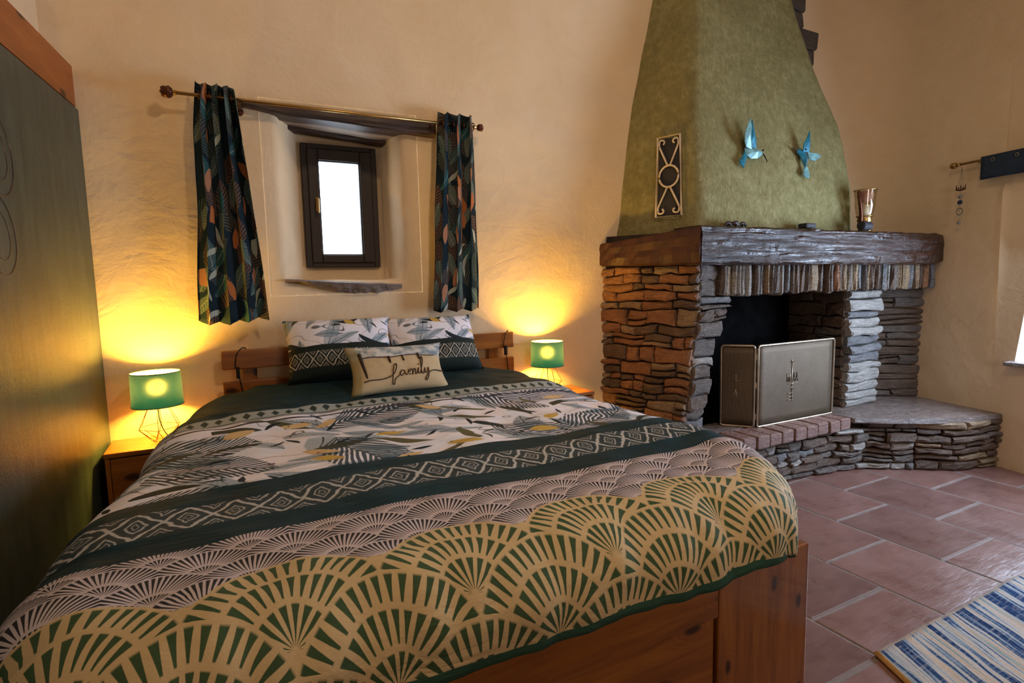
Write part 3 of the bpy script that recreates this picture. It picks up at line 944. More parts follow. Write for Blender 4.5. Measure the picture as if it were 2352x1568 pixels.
def face(p0, p1):
    """vertical face through plan points p0->p1; out is to the left-hand... the normal facing the camera"""
    p0, p1 = Vector((*p0, 0)), Vector((*p1, 0)); d = (p1 - p0).normalized()
    n = Vector((d.y, -d.x, 0))
    if n.dot(-p0) < 0: n = -n
    def P(a, b, out): return p0 + d * a + n * out + Vector((0, 0, b))
    return P, (p1 - p0).length
G, RU, BR, BL, OC, PA = M_ST
BEAM_B, BEAM_T = 1.535, 1.775
SOLD_B = 1.325
# left side face (beside the bed)
def lx_left(z): return interp(z, [(0.3, 2.61), (0.9, 2.70), (1.3, 2.755), (1.5, 2.765)])
n1 = 0
pl0 = Vector((2.47, 3.36, 0))
def P_side(a, b, out):
    x1 = lx_left(b); d = Vector((x1 - 2.47, 2.69 - 3.36, 0)); L = d.length; d.normalize()
    n = Vector((d.y, -d.x, 0))
    return pl0 + d * (a / 0.73 * L) + n * out + Vector((0, 0, b))
# check normal points to the camera side
masonry(P_side, 0.73, 0.30, BEAM_B, 0.040, 0.115, 0.08, 0.27, [RU, RU, RU, BR, OC, RU, BR], 11, 0.05, 0.004, 0.028)
# front pier left of the fire opening
def rx_pier(z): return interp(z, [(0.4, 2.80), (0.81, 2.87), (1.0, 2.92), (1.29, 3.05), (1.32, 3.06)])
def P_pier(a, b, out): return Vector((lx_left(b) + a, 2.70 - out, b))
masonry(P_pier, 0.3, 0.40, SOLD_B, 0.045, 0.13, 0.14, 0.34, [G, BL, PA, G, BR], 23, 0.05, 0.006, 0.04, bounds=lambda z: (0.005, rx_pier(z) - lx_left(z)))
masonry(P_pier, 0.3, SOLD_B, BEAM_B, 0.08, 0.11, 0.12, 0.2, [G, BR], 24, 0.05, 0.006, 0.02, bounds=lambda z: (0.005, 0.17))
# vertical soldier stones under the beam
def P_front(a, b, out): return Vector((2.935 + a, 2.69 - a * 0.055 - out, b))
a = 0.0; rr = random.Random(5)
while a < 2.30:
    w = rr.uniform(0.034, 0.062) if rr.random() > 0.1 else rr.uniform(0.08, 0.11)
    o = stone_block(P_front, a, a + w, SOLD_B + rr.uniform(-.012, .008), BEAM_B + 0.004, 0.10, rr.uniform(0.004, 0.032), rr.random(), rr.choice([G, PA, BR, PA, BL, OC, G, RU]), 'lintel_stone', 0.013)
    a += w
# pillar between fire opening and niche
def P_pil(a, b, out): return Vector((4.35 + a, 2.70 - out, b))
masonry(P_pil, 0.41, 0.40, SOLD_B, 0.055, 0.095, 0.30, 0.45, [PA, PA, BL, PA], 31, 0.05, 0.01, 0.045)
def P_pilL(a, b, out): return Vector((4.35 - out, 2.72 + a, b))
masonry(P_pilL, 0.5, 0.40, SOLD_B, 0.06, 0.10, 0.16, 0.34, [BR, BR, BR, G], 32, 0.04, 0.004, 0.022)
# niche stones right of the pillar
P_n, L_n = face((5.33, 2.60), (4.90, 2.90))
masonry(P_n, L_n, 0.40, SOLD_B, 0.045, 0.085, 0.22, 0.5, [BR, BR, BR, G], 41, 0.05, 0.004, 0.02)
# hearth riser stones
hp = [(2.55, 2.62), (3.9, 2.545), (4.25, 2.46), (4.50, 2.26), (4.74, 2.06), (5.16, 1.995)]
def resamp(pts):
    L = [0]
    for p, q in zip(pts, pts[1:]): L.append(L[-1] + hypot(q[0] - p[0], q[1] - p[1]))
    return L
HL = resamp(hp)
def P_h(a, b, out):
    a = max(0, min(HL[-1] - 1e-4, a))
    for i in range(len(hp) - 1):
        if a <= HL[i + 1]:
            t = (a - HL[i]) / (HL[i + 1] - HL[i]); p = Vector((*hp[i], 0)).lerp(Vector((*hp[i + 1], 0)), t)
            d = (Vector((*hp[i + 1], 0)) - Vector((*hp[i], 0))).normalized(); n = Vector((d.y, -d.x, 0))
            return p + n * (out + 0.025 * (b / 0.4)) + Vector((0, 0, b))
masonry(P_h, HL[-1], 0.0, 0.315, 0.038, 0.075, 0.09, 0.26, [G, BR, BL, G, BR, PA], 51, 0.05, 0.006, 0.038, bounds=lambda z: (0.02, HL[3]))
masonry(P_h, HL[-1], 0.0, 0.372, 0.040, 0.07, 0.16, 0.36, [BR, BR, G, BR, OC], 52, 0.05, 0.004, 0.03, bounds=lambda z: (HL[3], HL[-1]))
masonry(P_h, HL[-1], 0.315, 0.372, 0.055, 0.058, 0.10, 0.20, [BR, G], 53, 0.05, 0.006, 0.03, bounds=lambda z: (HL[2] - .02, HL[3]))
P_e, L_e = (lambda a, b, out: Vector((2.57 - out, 3.28 - a, b))), 0.64
masonry(P_e, L_e, 0.0, 0.36, 0.045, 0.08, 0.14, 0.3, [BR, RU, G], 55, 0.04, 0.004, 0.02)
# bricks on the hearth edge
for k in range(12):
    x0 = 2.574 + k * 0.126
    bm = bmesh.new(); y0 = 2.475 + R.uniform(-.006, .006) + (0.03 * (2.95 - x0) if x0 < 2.95 else 0)
    box(bm, x0 + 0.005, x0 + 0.121, y0, y0 + 0.22, 0.318, 0.402 + R.uniform(-.003, .003), 0.012, 2)
    for v in bm.verts: v.co += Vector((nz(v.co.x * 30, v.co.z * 20, k), 0, nz(v.co.y * 20, k, 2))) * 0.003
    part('hearth_brick', bm, M_HBRICK)
# slab of the bench
bm = bmesh.new()
prism(bm, [(4.085, 2.46), (4.30, 2.315), (4.57, 2.135), (4.80, 2.03), (5.135, 1.965), (5.32, 2.62), (5.1, 3.1), (2.5, 3.25), (2.5, 2.71), (4.085, 2.71)], 0.362, 0.400)
bmesh.ops.bevel(bm, geom=[e for e in bm.edges], offset=0.008, segments=2, affect='EDGES')
bmesh.ops.triangulate(bm, faces=[f for f in bm.faces if len(f.verts) > 4])
part('hearth_slab', bm, M_SLAB)
# dark masonry core behind the faces
bm = bmesh.new()
prism(bm, [(2.60, 2.66), (3.9, 2.60), (4.27, 2.51), (4.53, 2.30), (4.77, 2.10), (5.12, 2.04), (5.33, 2.62), (5.0, 3.3), (2.6, 3.3)], 0.0, 0.34)
part('masonry_core', bm, M_MORTAR)
bm = bmesh.new()
lo = [(2.66, 2.76), (2.79, 2.76), (2.70, 3.32), (2.50, 3.32)]; hi = [(2.80, 2.75), (3.00, 2.75), (3.00, 3.32), (2.50, 3.32)]
L_ = [bm.verts.new((x, y, 0.38)) for x, y in lo]; H_ = [bm.verts.new((x, y, BEAM_T - .02)) for x, y in hi]
bm.faces.new(L_[::-1]); bm.faces.new(H_)
for i in range(4): bm.faces.new((L_[i], L_[(i + 1) % 4], H_[(i + 1) % 4], H_[i]))
box(bm, 4.40, 4.72, 2.74, 3.25, 0.39, SOLD_B)
box(bm, 2.90, 5.20, 2.74, 2.90, SOLD_B + 0.01, BEAM_T - 0.01)
part('masonry_core', bm, M_MORTAR)
bm = bmesh.new()   # sooty fire chamber
box(bm, 2.72, 5.02, 3.22, 3.30, 0.39, 1.7); box(bm, 2.8, 5.0, 2.9, 3.25, 1.5, 1.56)
box(bm, 2.74, 2.80, 2.86, 3.25, 0.39, 1.5)
box(bm, 3.0, 4.34, 2.9, 3.2, 0.40, 0.408)
part('fire_chamber', bm, M_SOOT)
# hewn oak beams
def beam(p0, p1, hw, zb0, zt0, zb1, zt1, name, seed, nx=40, endround=0.0):
    p0, p1 = Vector((*p0, 0)), Vector((*p1, 0)); d = (p1 - p0).normalized(); n = Vector((d.y, -d.x, 0))
    if n.dot(-p0) < 0: n = -n
    bm = bmesh.new(); rings = []
    for i in range(nx + 1):
        t = i / nx; p = p0.lerp(p1, t); zb, zt = lerp(zb0, zb1, t), lerp(zt0, zt1, t); h = zt - zb
        er = 0.0
        if endround and t > 1 - endround: er = ((t - 1 + endround) / endround) ** 2.2
        prof = [(-hw, 0), (0.0 - .018, 0.0), (0.0, 0.06), (0.004, .30), (0.0, .52), (.004, .74), (-.004, .95), (-.02, 1.0), (-hw, 1.0)]
        ring = []
        for k, (o_, f_) in enumerate(prof):
            a = 0.0 if k in (0, 8) else 0.011 * nz(t * 9 * (p1 - p0).length, k * 1.7 + seed, 2) + 0.006 * nz(t * 30, k * 3, seed)
            z = zb + h * f_ + a * 0.6
            z = lerp(z, zb + h * (0.5 + (f_ - .5) * 0.86) + 0.012, er)
            ring.append(bm.verts.new(p + n * (o_ + a - er * 0.02) + Vector((0, 0, z))))
        rings.append(ring)
    m = 9
    for A, B in zip(rings, rings[1:]):
        for k in range(m): bm.faces.new((A[k], A[(k + 1) % m], B[(k + 1) % m], B[k]))
    bm.faces.new(rings[0]); bm.faces.new(rings[-1][::-1])
    return part(name, bm, M_MANTEL)
beam((2.72, 2.635), (5.255, 2.475), 0.26, 1.532, 1.780, 1.515, 1.760, 'mantel_beam', 3, 60, 0.05)
sb = beam((2.445, 3.34), (2.712, 2.638), 0.20, 1.545, 1.705, 1.535, 1.778, 'side_beam', 8, 24)
sb.data.materials[0] = M_SIDEB
# olive green hood
def linint(x, pts):
    if x <= pts[0][0]: return pts[0][1]
    for (a, va), (b, vb) in zip(pts, pts[1:]):
        if x <= b: return lerp(va, vb, (x - a) / (b - a))
    return pts[-1][1]
def smoothint(x, pts): return (linint(x - .12, pts) + linint(x, pts) * 2 + linint(x + .12, pts)) / 4
def hood_pts(z):
    left = smoothint(z, [(1.7, 2.59), (2.15, 2.65), (2.51, 2.69), (2.82, 2.76), (3.07, 2.82), (3.44, 2.90), (4.2, 3.06)])
    ax = smoothint(z, [(1.75, 2.80), (2.6, 2.87), (3.6, 3.13), (4.2, 3.3)])
    y = smoothint(z, [(1.75, 2.74), (2.17, 2.80), (2.58, 2.87), (3.07, 2.98), (3.6, 3.10), (4.2, 3.22)])
    rx = smoothint(z, [(1.75, 4.485), (2.17, 4.52), (2.58, 4.46), (2.85, 4.355), (3.07, 4.246), (3.58, 4.13), (4.2, 3.98)])
    return left, ax, y, rx
bm = bmesh.new(); rings = []
nzs = 44
for i in range(nzs + 1):
    z = lerp(1.66, 4.2, i / nzs); l, ax, y, rx = hood_pts(z)
    pts = [Vector((l, 3.36, z)).lerp(Vector((ax, y, z)), k / 8) for k in range(8)]
    pts += [Vector((ax, y, z)).lerp(Vector((rx, y, z)), k / 24) for k in range(24)]
    pts += [Vector((rx, y, z)).lerp(Vector((rx + 0.12, 3.36, z)), k / 6) for k in range(7)]
    # round the front arrises
    q = [p.copy() for p in pts]
    for k in range(1, len(pts) - 1):
        q[k] = pts[k] * 0.5 + (pts[k - 1] + pts[k + 1]) * 0.25
        q[k].y += 0.014 * nz(pts[k].x * 3, z * 3, 8) + 0.006 * nz(pts[k].x * 12, z * 12, 8)
        q[k].x += 0.010 * nz(pts[k].y * 9, z * 4, 18)
    q[0].x += 0.015 * nz(z * 4, 3, 3)
    rings.append([bm.verts.new(p) for p in q])
for A, B in zip(rings, rings[1:]):
    for k in range(len(A) - 1): bm.faces.new((A[k], A[k + 1], B[k + 1], B[k]))
part('chimney_hood', bm, M_HOOD, smooth=True)

def on_hood_front(x, z, off=0.0):
    l, ax, y, rx = hood_pts(z); return Vector((x, y - off, z))

# ------------------------------------------------------------------ fire screen
fs = empty('fire_screen', (3.7, 2.65, 0.40)); tag(fs, 'folding brass fire screen with embossed mesh panels standing on the hearth', 'fire screen')
def screen_panel(p0, p1, z0, z1, emb):
    p0, p1 = Vector((*p0, 0)), Vector((*p1, 0)); d = (p1 - p0).normalized(); n = Vector((d.y, -d.x, 0)); w = (p1 - p0).length
    if n.dot(-p0) < 0: n = -n
    def P(a, b, o_): return p0 + d * a + n * o_ + Vector((0, 0, b))
    bm = bmesh.new()
    for (o_, s_) in ((0.0, 1), (-0.004, -1)): pass
    nx_, nz_ = 14, 12
    V = [[bm.verts.new(P(w * (0.012 + 0.976 * i / nx_), lerp(z0 + .01, z1 - .01, j / nz_), 0.004 * sin(pi * i / nx_) * sin(pi * j / nz_))) for i in range(nx_ + 1)] for j in range(nz_ + 1)]
    for j in range(nz_):
        for i in range(nx_): bm.faces.new((V[j][i], V[j][i + 1], V[j + 1][i + 1], V[j + 1][i]))
    r = bmesh.ops.extrude_face_region(bm, geom=list(bm.faces))
    for v in r['geom']:
        if isinstance(v, bmesh.types.BMVert): v.co -= n * 0.004
    pn = part('screen_panel', bm, M_MESH, fs, True)
    bm = bmesh.new(); rc = 0.018
    loop = []
    for (ca, cb, a0) in ((w - rc, z1 - rc, 0), (rc, z1 - rc, 90), (rc, z0 + rc, 180), (w - rc, z0 + rc, 270)):
        for k in range(5):
            t = radians(a0 + k * 22.5); loop.append(P(ca + rc * cos(t), cb + rc * sin(t), 0.003))
    tube(bm, loop, 0.0085, 8, True)
    o = link('rim', bm, M_CHAMP, pn, True)
    if emb:
        bm = bmesh.new()
        if emb == 'big':
            cxa, cz = w * 0.43, (z0 + z1) / 2 + 0.02
            sl = [[(0, .14), (0, -.16)], [(-.016, .125), (0, .14), (.016, .125)], [(-.05, .045), (-.05, -.015)], [(-.035, .045), (-.035, -.015)], [(-.02, .045), (-.02, -.015), (-.008, -.015)],
                  [(.012, -.015), (.022, .045), (.032, -.015)], [(.016, .005), (.028, .005)], [(.042, -.015), (.052, .045), (.062, -.015)], [(.046, .005), (.058, .005)],
                  [(-.05, -.03), (.065, -.03)], [(-.045, -.10), (.015, -.10)], [(-.045, -.125), (.015, -.125)], [(-.045, -.15), (.015, -.15)], [(-.012, -.07), (0, -.055), (.012, -.07)]]
        else:
            cxa, cz = w * 0.45, (z0 + z1) / 2 + 0.01
            sl = [[(-.012, .09), (0, .105), (.012, .09), (0, .078), (-.012, .09)], [(0, .078), (0, -.03)], [(0, -.03), (-.02, -.12)], [(0, -.03), (.014, -.12)], [(-.018, .03), (.018, .03)]]
        for s_ in sl: tube(bm, [P(cxa + a, cz + b, 0.006) for a, b in s_], 0.0026, 5)
        o = link('emboss', bm, M_CHAMP, pn, True)
screen_panel((3.285, 2.655), (4.100, 2.645), 0.405, 0.975, 'big')
screen_panel((3.130, 2.835), (3.268, 2.665), 0.405, 0.975, 'small')
screen_panel((4.105, 2.665), (4.215, 2.86), 0.405, 0.975, None)
bm = bmesh.new()
for z in (0.48, 0.70, 0.90): cyl(bm, (3.276, 2.658, z - .02), (3.276, 2.658, z + .02), 0.006, n=8)
part('hinge', bm, M_CHAMP, fs)

# ------------------------------------------------------------------ things on the mantel and the hood
ml = empty('hurricane_lamp', (4.445, 2.66, 1.775)); tag(ml, 'small antique brass lamp with tall glass chimney at the right end of the mantel', 'lamp')
c0 = Vector((4.445, 2.66, 1.775))
bm = bmesh.new(); lathe(bm, [(0.0, 0.0), (0.055, 0.0), (0.058, 0.008), (0.02, 0.02), (0.014, 0.035), (0.026, 0.05), (0.045, 0.065), (0.052, 0.085), (0.046, 0.10), (0.052, 0.108), (0.0, 0.112)], c0, 20)
part('base', bm, M_BRASS, ml, True)
bm = bmesh.new(); lathe(bm, [(0.046, 0.11), (0.060, 0.14), (0.068, 0.19), (0.070, 0.25), (0.078, 0.31)], c0, 24)
part('glass_chimney', bm, M_LGLASS, ml, True)
bm = bmesh.new(); tube(bm, [c0 + Vector((0.078 * cos(t), 0.078 * sin(t), 0.31)) for t in [k * pi / 12 for k in range(24)]], 0.004, 6, True)
tube(bm, [c0 + Vector((0.056 * cos(t), 0.056 * sin(t), 0.115)) for t in [k * pi / 12 for k in range(24)]], 0.004, 6, True)
part('rim', bm, M_BRASS, ml, True)
bm = bmesh.new(); cyl(bm, c0 + Vector((0, 0, 0.11)), c0 + Vector((0, 0, 0.20)), 0.032, 0.030, 14)
part('candle', bm, M_REVEAL, ml, True)
bm = bmesh.new(); lathe(bm, [(0.0, 0.215), (0.045, 0.235), (0.056, 0.27), (0.050, 0.30), (0.0, 0.305)], c0, 16)
part('pink_shade', bm, M_PINK, ml, True)
bm = bmesh.new(); tube(bm, bez([c0 + Vector((-0.050, 0, 0.01)), c0 + Vector((-0.062, -.01, 0.12)), c0 + Vector((-0.088, -.01, 0.24)), c0 + Vector((-0.084, 0, 0.30))], 6), 0.013, 8)
part('handle', bm, M_BRASS_D, ml, True)
def small_box(name, label, cat, x, y, z, w, d, h, mat, bev=0.008, rz=0.0):
    r = empty(name, (x, y, z), rz) if False else None
    bm = bmesh.new(); box(bm, -w / 2, w / 2, -d / 2, d / 2, 0, h, bev)
    for v in bm.verts: v.co += Vector((nz(v.co.x * 30, v.co.y * 30, 1), nz(v.co.x * 30, v.co.z * 30, 2), 0)) * 0.003
    o = link(name, bm, mat); o.location = (x, y, z); o.rotation_euler = (0, 0, rz); return tag(o, label, cat)
bm = bmesh.new(); cyl(bm, (-0.055, 0, 0.033), (0.055, 0, 0.033), 0.033, n=16)
bmesh.ops.bevel(bm, geom=[e for e in bm.edges if len(e.link_faces) == 2 and any(len(f.verts) > 4 for f in e.link_faces)], offset=0.006, segments=2, affect='EDGES')
cyl(bm, (0.052, 0, 0.033), (0.066, 0, 0.033), 0.024, n=12)
o = link('pot', bm, M_BLACK, smooth=False); o.location = (4.355, 2.60, 1.778); tag(o, 'dark little cylindrical pot lying beside the antique lamp', 'pot')
small_box('trinket_box', 'tiny dark box at the middle of the mantel', 'box', 3.77, 2.66, 1.783, 0.11, 0.07, 0.035, M_BLACK)
bm = bmesh.new(); rr = random.Random(3)
for k in range(7):
    x = -0.08 + k * 0.026; tube(bm, bez([(x, 0, 0.012), (x + 0.02, rr.uniform(-.02, .02), 0.02 + rr.uniform(0, .012)), (x + 0.05, rr.uniform(-.02, .02), 0.012)], 4), [0.010] * 9, 6)
o = link('dried_twigs', bm, M_OLD); o.location = (3.05, 2.68, 1.778); tag(o, 'dark dried twigs lying on the mantel below the iron grille', 'twigs')

# iron grille on the left cheek of the hood
def cheek(s, z, off=0.0):
    l, ax, y, rx = hood_pts(z); a = Vector((l, 3.36, z)); b = Vector((ax, y, z)); d = (b - a); n = Vector((d.y, -d.x, 0)).normalized()
    if n.x > 0: n = -n
    return a.lerp(b, s) + n * off
C0, C1, Z0g, Z1g = 0.535, 0.835, 1.865, 2.405
gr = empty('wall_grille', (2.7, 3.0, 1.9)); tag(gr, 'narrow off-white wrought iron grille with an oval, hung on green hood', 'wall ornament')
def g(a, b, off=0.022):  # a,b 0..1
    return cheek(lerp(C0, C1, a), lerp(Z0g, Z1g, b), off)
bm = bmesh.new()
tube(bm, [g(0, 0), g(1, 0), g(1, 1), g(0, 1)], 0.008, 6, True); part('frame', bm, M_WHITE, gr)
bm = bmesh.new(); tube(bm, [g(.5 + .40 * cos(t), .5 + .135 * sin(t)) for t in [k * pi / 12 for k in range(24)]], 0.007, 6, True); part('oval', bm, M_WHITE, gr, True)
for (sy) in (1, -1):
    for sx in (1, -1):
        bm = bmesh.new()
        pts = [(.5 + sx * .06, .5 + sy * .14), (.5 + sx * .34, .5 + sy * .33), (.5 + sx * .42, .5 + sy * .40), (.5 + sx * .38, .5 + sy * .455), (.5 + sx * .24, .5 + sy * .455), (.5 + sx * .18, .5 + sy * .425), (.5 + sx * .25, .5 + sy * .405)]
        tube(bm, bez([g(*p) for p in pts], 5), 0.0065, 6); part('scroll', bm, M_WHITE, gr, True)
bm = bmesh.new(); V = [bm.verts.new(g(a, b, 0.004)) for a, b in ((0.04, .02), (.96, .02), (.96, .98), (.04, .98))]; bm.faces.new(V)
V2 = [bm.verts.new(g(a, b, 0.010)) for a, b in ((0.04, .02), (.96, .02), (.96, .98), (.04, .98))]; bm.faces.new(V2)
for k in range(4): bm.faces.new((V[k], V[(k + 1) % 4], V2[(k + 1) % 4], V2[k]))
part('dark_backing', bm, M_BLACK, gr)

# enamel birds
def feather_shape(bm, pts, thick, at):
    """pts outline (x,z) plus ridge offset, extruded with a raised centre"""
    n = len(pts); cx_, cz_ = sum(p[0] for p in pts) / n, sum(p[1] for p in pts) / n
    f = [bm.verts.new(at(x, z, 0.0)) for x, z in pts]; b = [bm.verts.new(at(x, z, -0.006)) for x, z in pts]
    c = bm.verts.new(at(cx_, cz_, thick)); cb = bm.verts.new(at(cx_, cz_, -0.006))
    for k in range(n):
        bm.faces.new((f[k], f[(k + 1) % n], c)); bm.faces.new((b[(k + 1) % n], b[k], cb)); bm.faces.new((f[k], b[k], b[(k + 1) % n], f[(k + 1) % n]))
def bird(x, z, label, polys, eye):
    l, ax, y, rx = hood_pts(z)
    root = empty('bird_ornament', (x, y - 0.05, z)); tag(root, label, 'wall ornament', 'blue birds on the chimney hood')
    for (nm, pts, th, off, m, tilt) in polys:
        bm = bmesh.new()
        def at(px, pz, o_): return Vector((x + px, hood_pts(z + pz)[2] - 0.035 - off - o_ - tilt * abs(pz), z + pz))
        feather_shape(bm, pts, th, at); part(nm, bm, m, root)
    bm = bmesh.new(); ball(bm, (x + eye[0] * 1.36, y - 0.075, z + eye[1] * 1.36), 0.007, u=8, v=6); part('eye', bm, M_BLACK, root)
K = 1 / 325.0   # plain scale of the bird outlines
def sc(pts): return [((a) * K * 1.2, (b) * K) for a, b in pts]
bird(3.345, 2.325, 'blue enamel bird with both wings raised, the left of two', [
    ('body', sc([(-18, -14), (-6, -22), (12, -20), (26, -10), (30, -6), (22, 0), (8, 4), (-10, 6), (-20, 0)]), 0.03, 0.0, M_BLUE_L, 0),
    ('wing', sc([(-20, 2), (-6, -2), (-10, 20), (-14, 44), (-20, 62), (-24, 50), (-28, 30), (-26, 14)]), 0.012, 0.012, M_BLUE_L, 0.35),
    ('wing', sc([(-10, 0), (12, 2), (10, 22), (4, 42), (-2, 62), (-8, 40), (-13, 20)]), 0.014, 0.0, M_BLUE, 0.2),
    ('tail', sc([(-18, -4), (-12, -14), (-22, -34), (-26, -44), (-34, -38), (-36, -30), (-26, -18)]), 0.006, -0.004, M_BLUE, 0.0),
    ('beak', sc([(26, -6), (30, -12), (38, -26), (32, -10)]), 0.004, 0.004, M_BLACK, 0.0)], (0.045, -0.008))
bird(3.905, 2.325, 'blue enamel bird diving with wings spread, the right of two', [
    ('body', sc([(-20, 12), (-12, 16), (0, 12), (8, 4), (8, -8), (2, -22), (-2, -30), (-8, -16), (-14, -2), (-22, 6)]), 0.03, 0.0, M_BLUE, 0),
    ('wing', sc([(-10, 8), (8, 8), (8, 26), (4, 46), (2, 56), (-3, 42), (-10, 26)]), 0.012, 0.01, M_BLUE, 0.3),
    ('wing', sc([(4, 8), (6, -8), (20, -12), (34, -6), (46, 2), (36, 8), (18, 8)]), 0.012, 0.01, M_BLUE_L, 0.3),
    ('tail', sc([(-4, -26), (4, -26), (8, -44), (4, -54), (-6, -52), (-12, -44)]), 0.006, 0.0, M_BLUE_L, 0.0),
    ('beak', sc([(-22, 8), (-20, 13), (-34, 16)]), 0.004, 0.004, M_BLACK, 0.0)], (-0.034, 0.024))

# ------------------------------------------------------------------ bed
bed = empty('bed', (0.83, 1.12, 0)); tag(bed, 'varnished pine double bed with panelled footboard and plank headboard', 'bed')
BX0, BX1, FY = -0.02, 1.703, 1.155
bm = bmesh.new(); box(bm, 1.285, BX1, FY, FY + 0.035, 0.0, 0.562, 0.006); part('stile', bm, M_PINE_Z, bed)
bm = bmesh.new(); box(bm, BX0, 0.30, FY, FY + 0.035, 0.0, 0.557, 0.006); part('stile', bm, M_PINE_Z, bed)
bm = bmesh.new(); box(bm, 0.302, 1.283, FY, FY + 0.035, 0.425, 0.557, 0.006); part('rail', bm, M_PINE_X, bed)
bm = bmesh.new(); box(bm, 0.302, 1.283, FY, FY + 0.035, 0.0, 0.10, 0.006); part('rail', bm, M_PINE_X, bed)
bm = bmesh.new(); box(bm, 0.31, 1.275, FY + 0.010, FY + 0.030, 0.105, 0.42, 0.004); part('panel', bm, M_PINE_X, bed)
bm = bmesh.new()
for kx, kz in ((1.235, 0.505), (0.93, 0.470), (0.90, 0.40)):
    lathe(bm, [(0.0, 0.0), (0.012, 0.0), (0.014, -0.003)], (0, 0, 0), 10)
bm.free()
for sx in (0, 1):
    bm = bmesh.new(); x0 = BX1 - 0.035 if sx else BX0
    box(bm, x0, x0 + 0.035, FY + 0.037, 3.20, 0.05, 0.50, 0.005); part('side_rail', bm, M_PINE_Y, bed)
bm = bmesh.new(); box(bm, BX0 + 0.04, BX1 - 0.04, FY + 0.04, 3.18, 0.30, 0.74, 0.06, 3); part('mattress', bm, M_REVEAL, bed)
# headboard
bm = bmesh.new(); box(bm, 0.0, 1.69, 3.235, 3.265, 1.030, 1.130, 0.006); part('headboard_plank', bm, M_PINE_X, bed)
bm = bmesh.new(); box(bm, 0.0, 1.69, 3.235, 3.265, 0.860, 0.968, 0.006); part('headboard_plank', bm, M_PINE_X, bed)
bm = bmesh.new(); box(bm, 0.0, 1.69, 3.235, 3.265, 0.70, 0.80, 0.006); part('headboard_plank', bm, M_PINE_X, bed)
for x in (0.13, 0.83, 1.56):
    bm = bmesh.new(); box(bm, x - 0.035, x + 0.035, 3.267, 3.30, 0.0, 1.115, 0.006); part('headboard_post', bm, M_PINE_Z, bed)

# duvet -----------------------------------------------------------------
XC = 0.82
def duv_h(y): return interp(y, [(1.2, 0.815), (1.9, 0.835), (2.3, 0.85), (2.72, 0.905), (3.0, 0.935), (3.2, 0.93)])
def duv_l(y): return interp(y, [(1.1, -0.34), (1.8, -0.27), (2.5, -0.15), (2.9, -0.02), (3.08, 0.14), (3.2, 0.2)])
def duv_r(y): return interp(y, [(1.1, 1.60), (1.8, 1.67), (2.4, 1.64), (2.85, 1.50), (3.08, 1.42), (3.2, 1.40)])
def duvet_point(s, t):
    by = 3.15 - t; bx = XC + s
    ycl = max(by, 1.22)
    xl, xr = duv_l(max(by, 1.1)), duv_r(max(by, 1.1)); h = duv_h(ycl)
    rc = 0.25; yf = 1.22
    nxp = min(max(bx, xl + rc), xr - rc); nyp = max(by, yf + rc) if (bx > xr - rc or bx < xl + rc) else max(by, yf)
    # rounded rectangle distance
    ex, ey = bx - nxp, min(0.0, by - nyp)
    if abs(ex) > 1e-6 and ey < -1e-6:
        D = hypot(ex, ey); e = D - rc; inside = min(D, rc)
        if e <= 0: return Vector((bx, by, h))
        n = Vector((ex / D, ey / D, 0)); base = Vector((nxp, nyp, 0)) + n * rc
        f = abs(ex) / D
    elif abs(ex) > 1e-6:
        e = abs(ex) - rc; n = Vector((math.copysign(1, ex), 0, 0)); base = Vector((nxp, by, 0)) + n * rc; f = 1.0
        if e <= 0: return Vector((bx, by, h))
    elif by < yf:
        e = yf - by; n = Vector((0, -1, 0)); base = Vector((bx, yf, 0)); f = 0.0
    else: return Vector((bx, by, h))
    emax = lerp(0.275, 0.52, max(0, (f - 0.80) / 0.20) ** 1.5)
    e = min(e, emax)
    r = 0.14; th = min(e / r, radians(84)); o_ = r * sin(th); d = r * (1 - cos(th)); rest = max(0, e - r * th)
    o_ += rest * cos(radians(84)); d += rest * sin(radians(84))
    if f > 0.8: o_ += 0.0
    return base + n * o_ + Vector((0, 0, h - d))
bm = bmesh.new()
uvl = bm.loops.layers.uv.new('UVMap')
NS, NT = 170, 168
S0, S1 = -1.42, 1.26
rows = []
for j in range(NT + 1):
    t = T_HEM * j / NT; row = []
    for i in range(NS + 1):
        s = lerp(S0, S1, i / NS)
        # keep the grid compact: limit s to the fabric that is really used
        xl, xr = duv_l(max(3.15 - t, 1.1)), duv_r(max(3.15 - t, 1.1))
        smin = xl - XC - 0.40; smax = xr - XC + 0.40
        s2 = lerp(smin, smax, i / NS)
        p = duvet_point(s2, t)
        x, y = p.x, p.y
        wr = 0.010 * nz(x * 3.2, y * 5.5, 1.0) + 0.006 * nz(x * 9, y * 13, 2.0) + 0.012 * nz(x * 1.3, y * 2.0, 5)
        if y < 1.25: # fullness on the foot drop
            p.y += 0.016 * nz(x * 6, p.z * 4, 3) + 0.009 * nz(x * 16, p.z * 8, 3) - 0.018 * sin(pi * min(1, max(0, (0.83 - p.z) / 0.24)))
        fold = 0.020 * exp(-((x - 1.47 - 0.10 * (y - 1.0)) / 0.03) ** 2) * (1 if y < 1.32 else max(0, 1 - (y - 1.32) / 0.2))
        p.y -= fold * 0.7; p.z += wr - 0.035 * min(1.6, abs((x - 0.72) / 0.95)) ** 4 * (1 if y > 1.3 else 0)*min(1,max(0,(y-1.5)/1.0))
        # soft diagonal creases near the head
        p.z += 0.010 * max(0, nz((x + y * 1.4) * 6, (x - y) * 1.5, 7)) * (1 if y > 2.2 else 0.35)
        row.append((bm.verts.new(p), s2, t))
    rows.append(row)
for j in range(NT):
    for i in range(NS):
        q = (rows[j][i], rows[j][i + 1], rows[j + 1][i + 1], rows[j + 1][i])
        f = bm.faces.new([v[0] for v in q])
        for lp, v in zip(f.loops, q): lp[uvl].uv = (v[1] + 1.5, v[2])
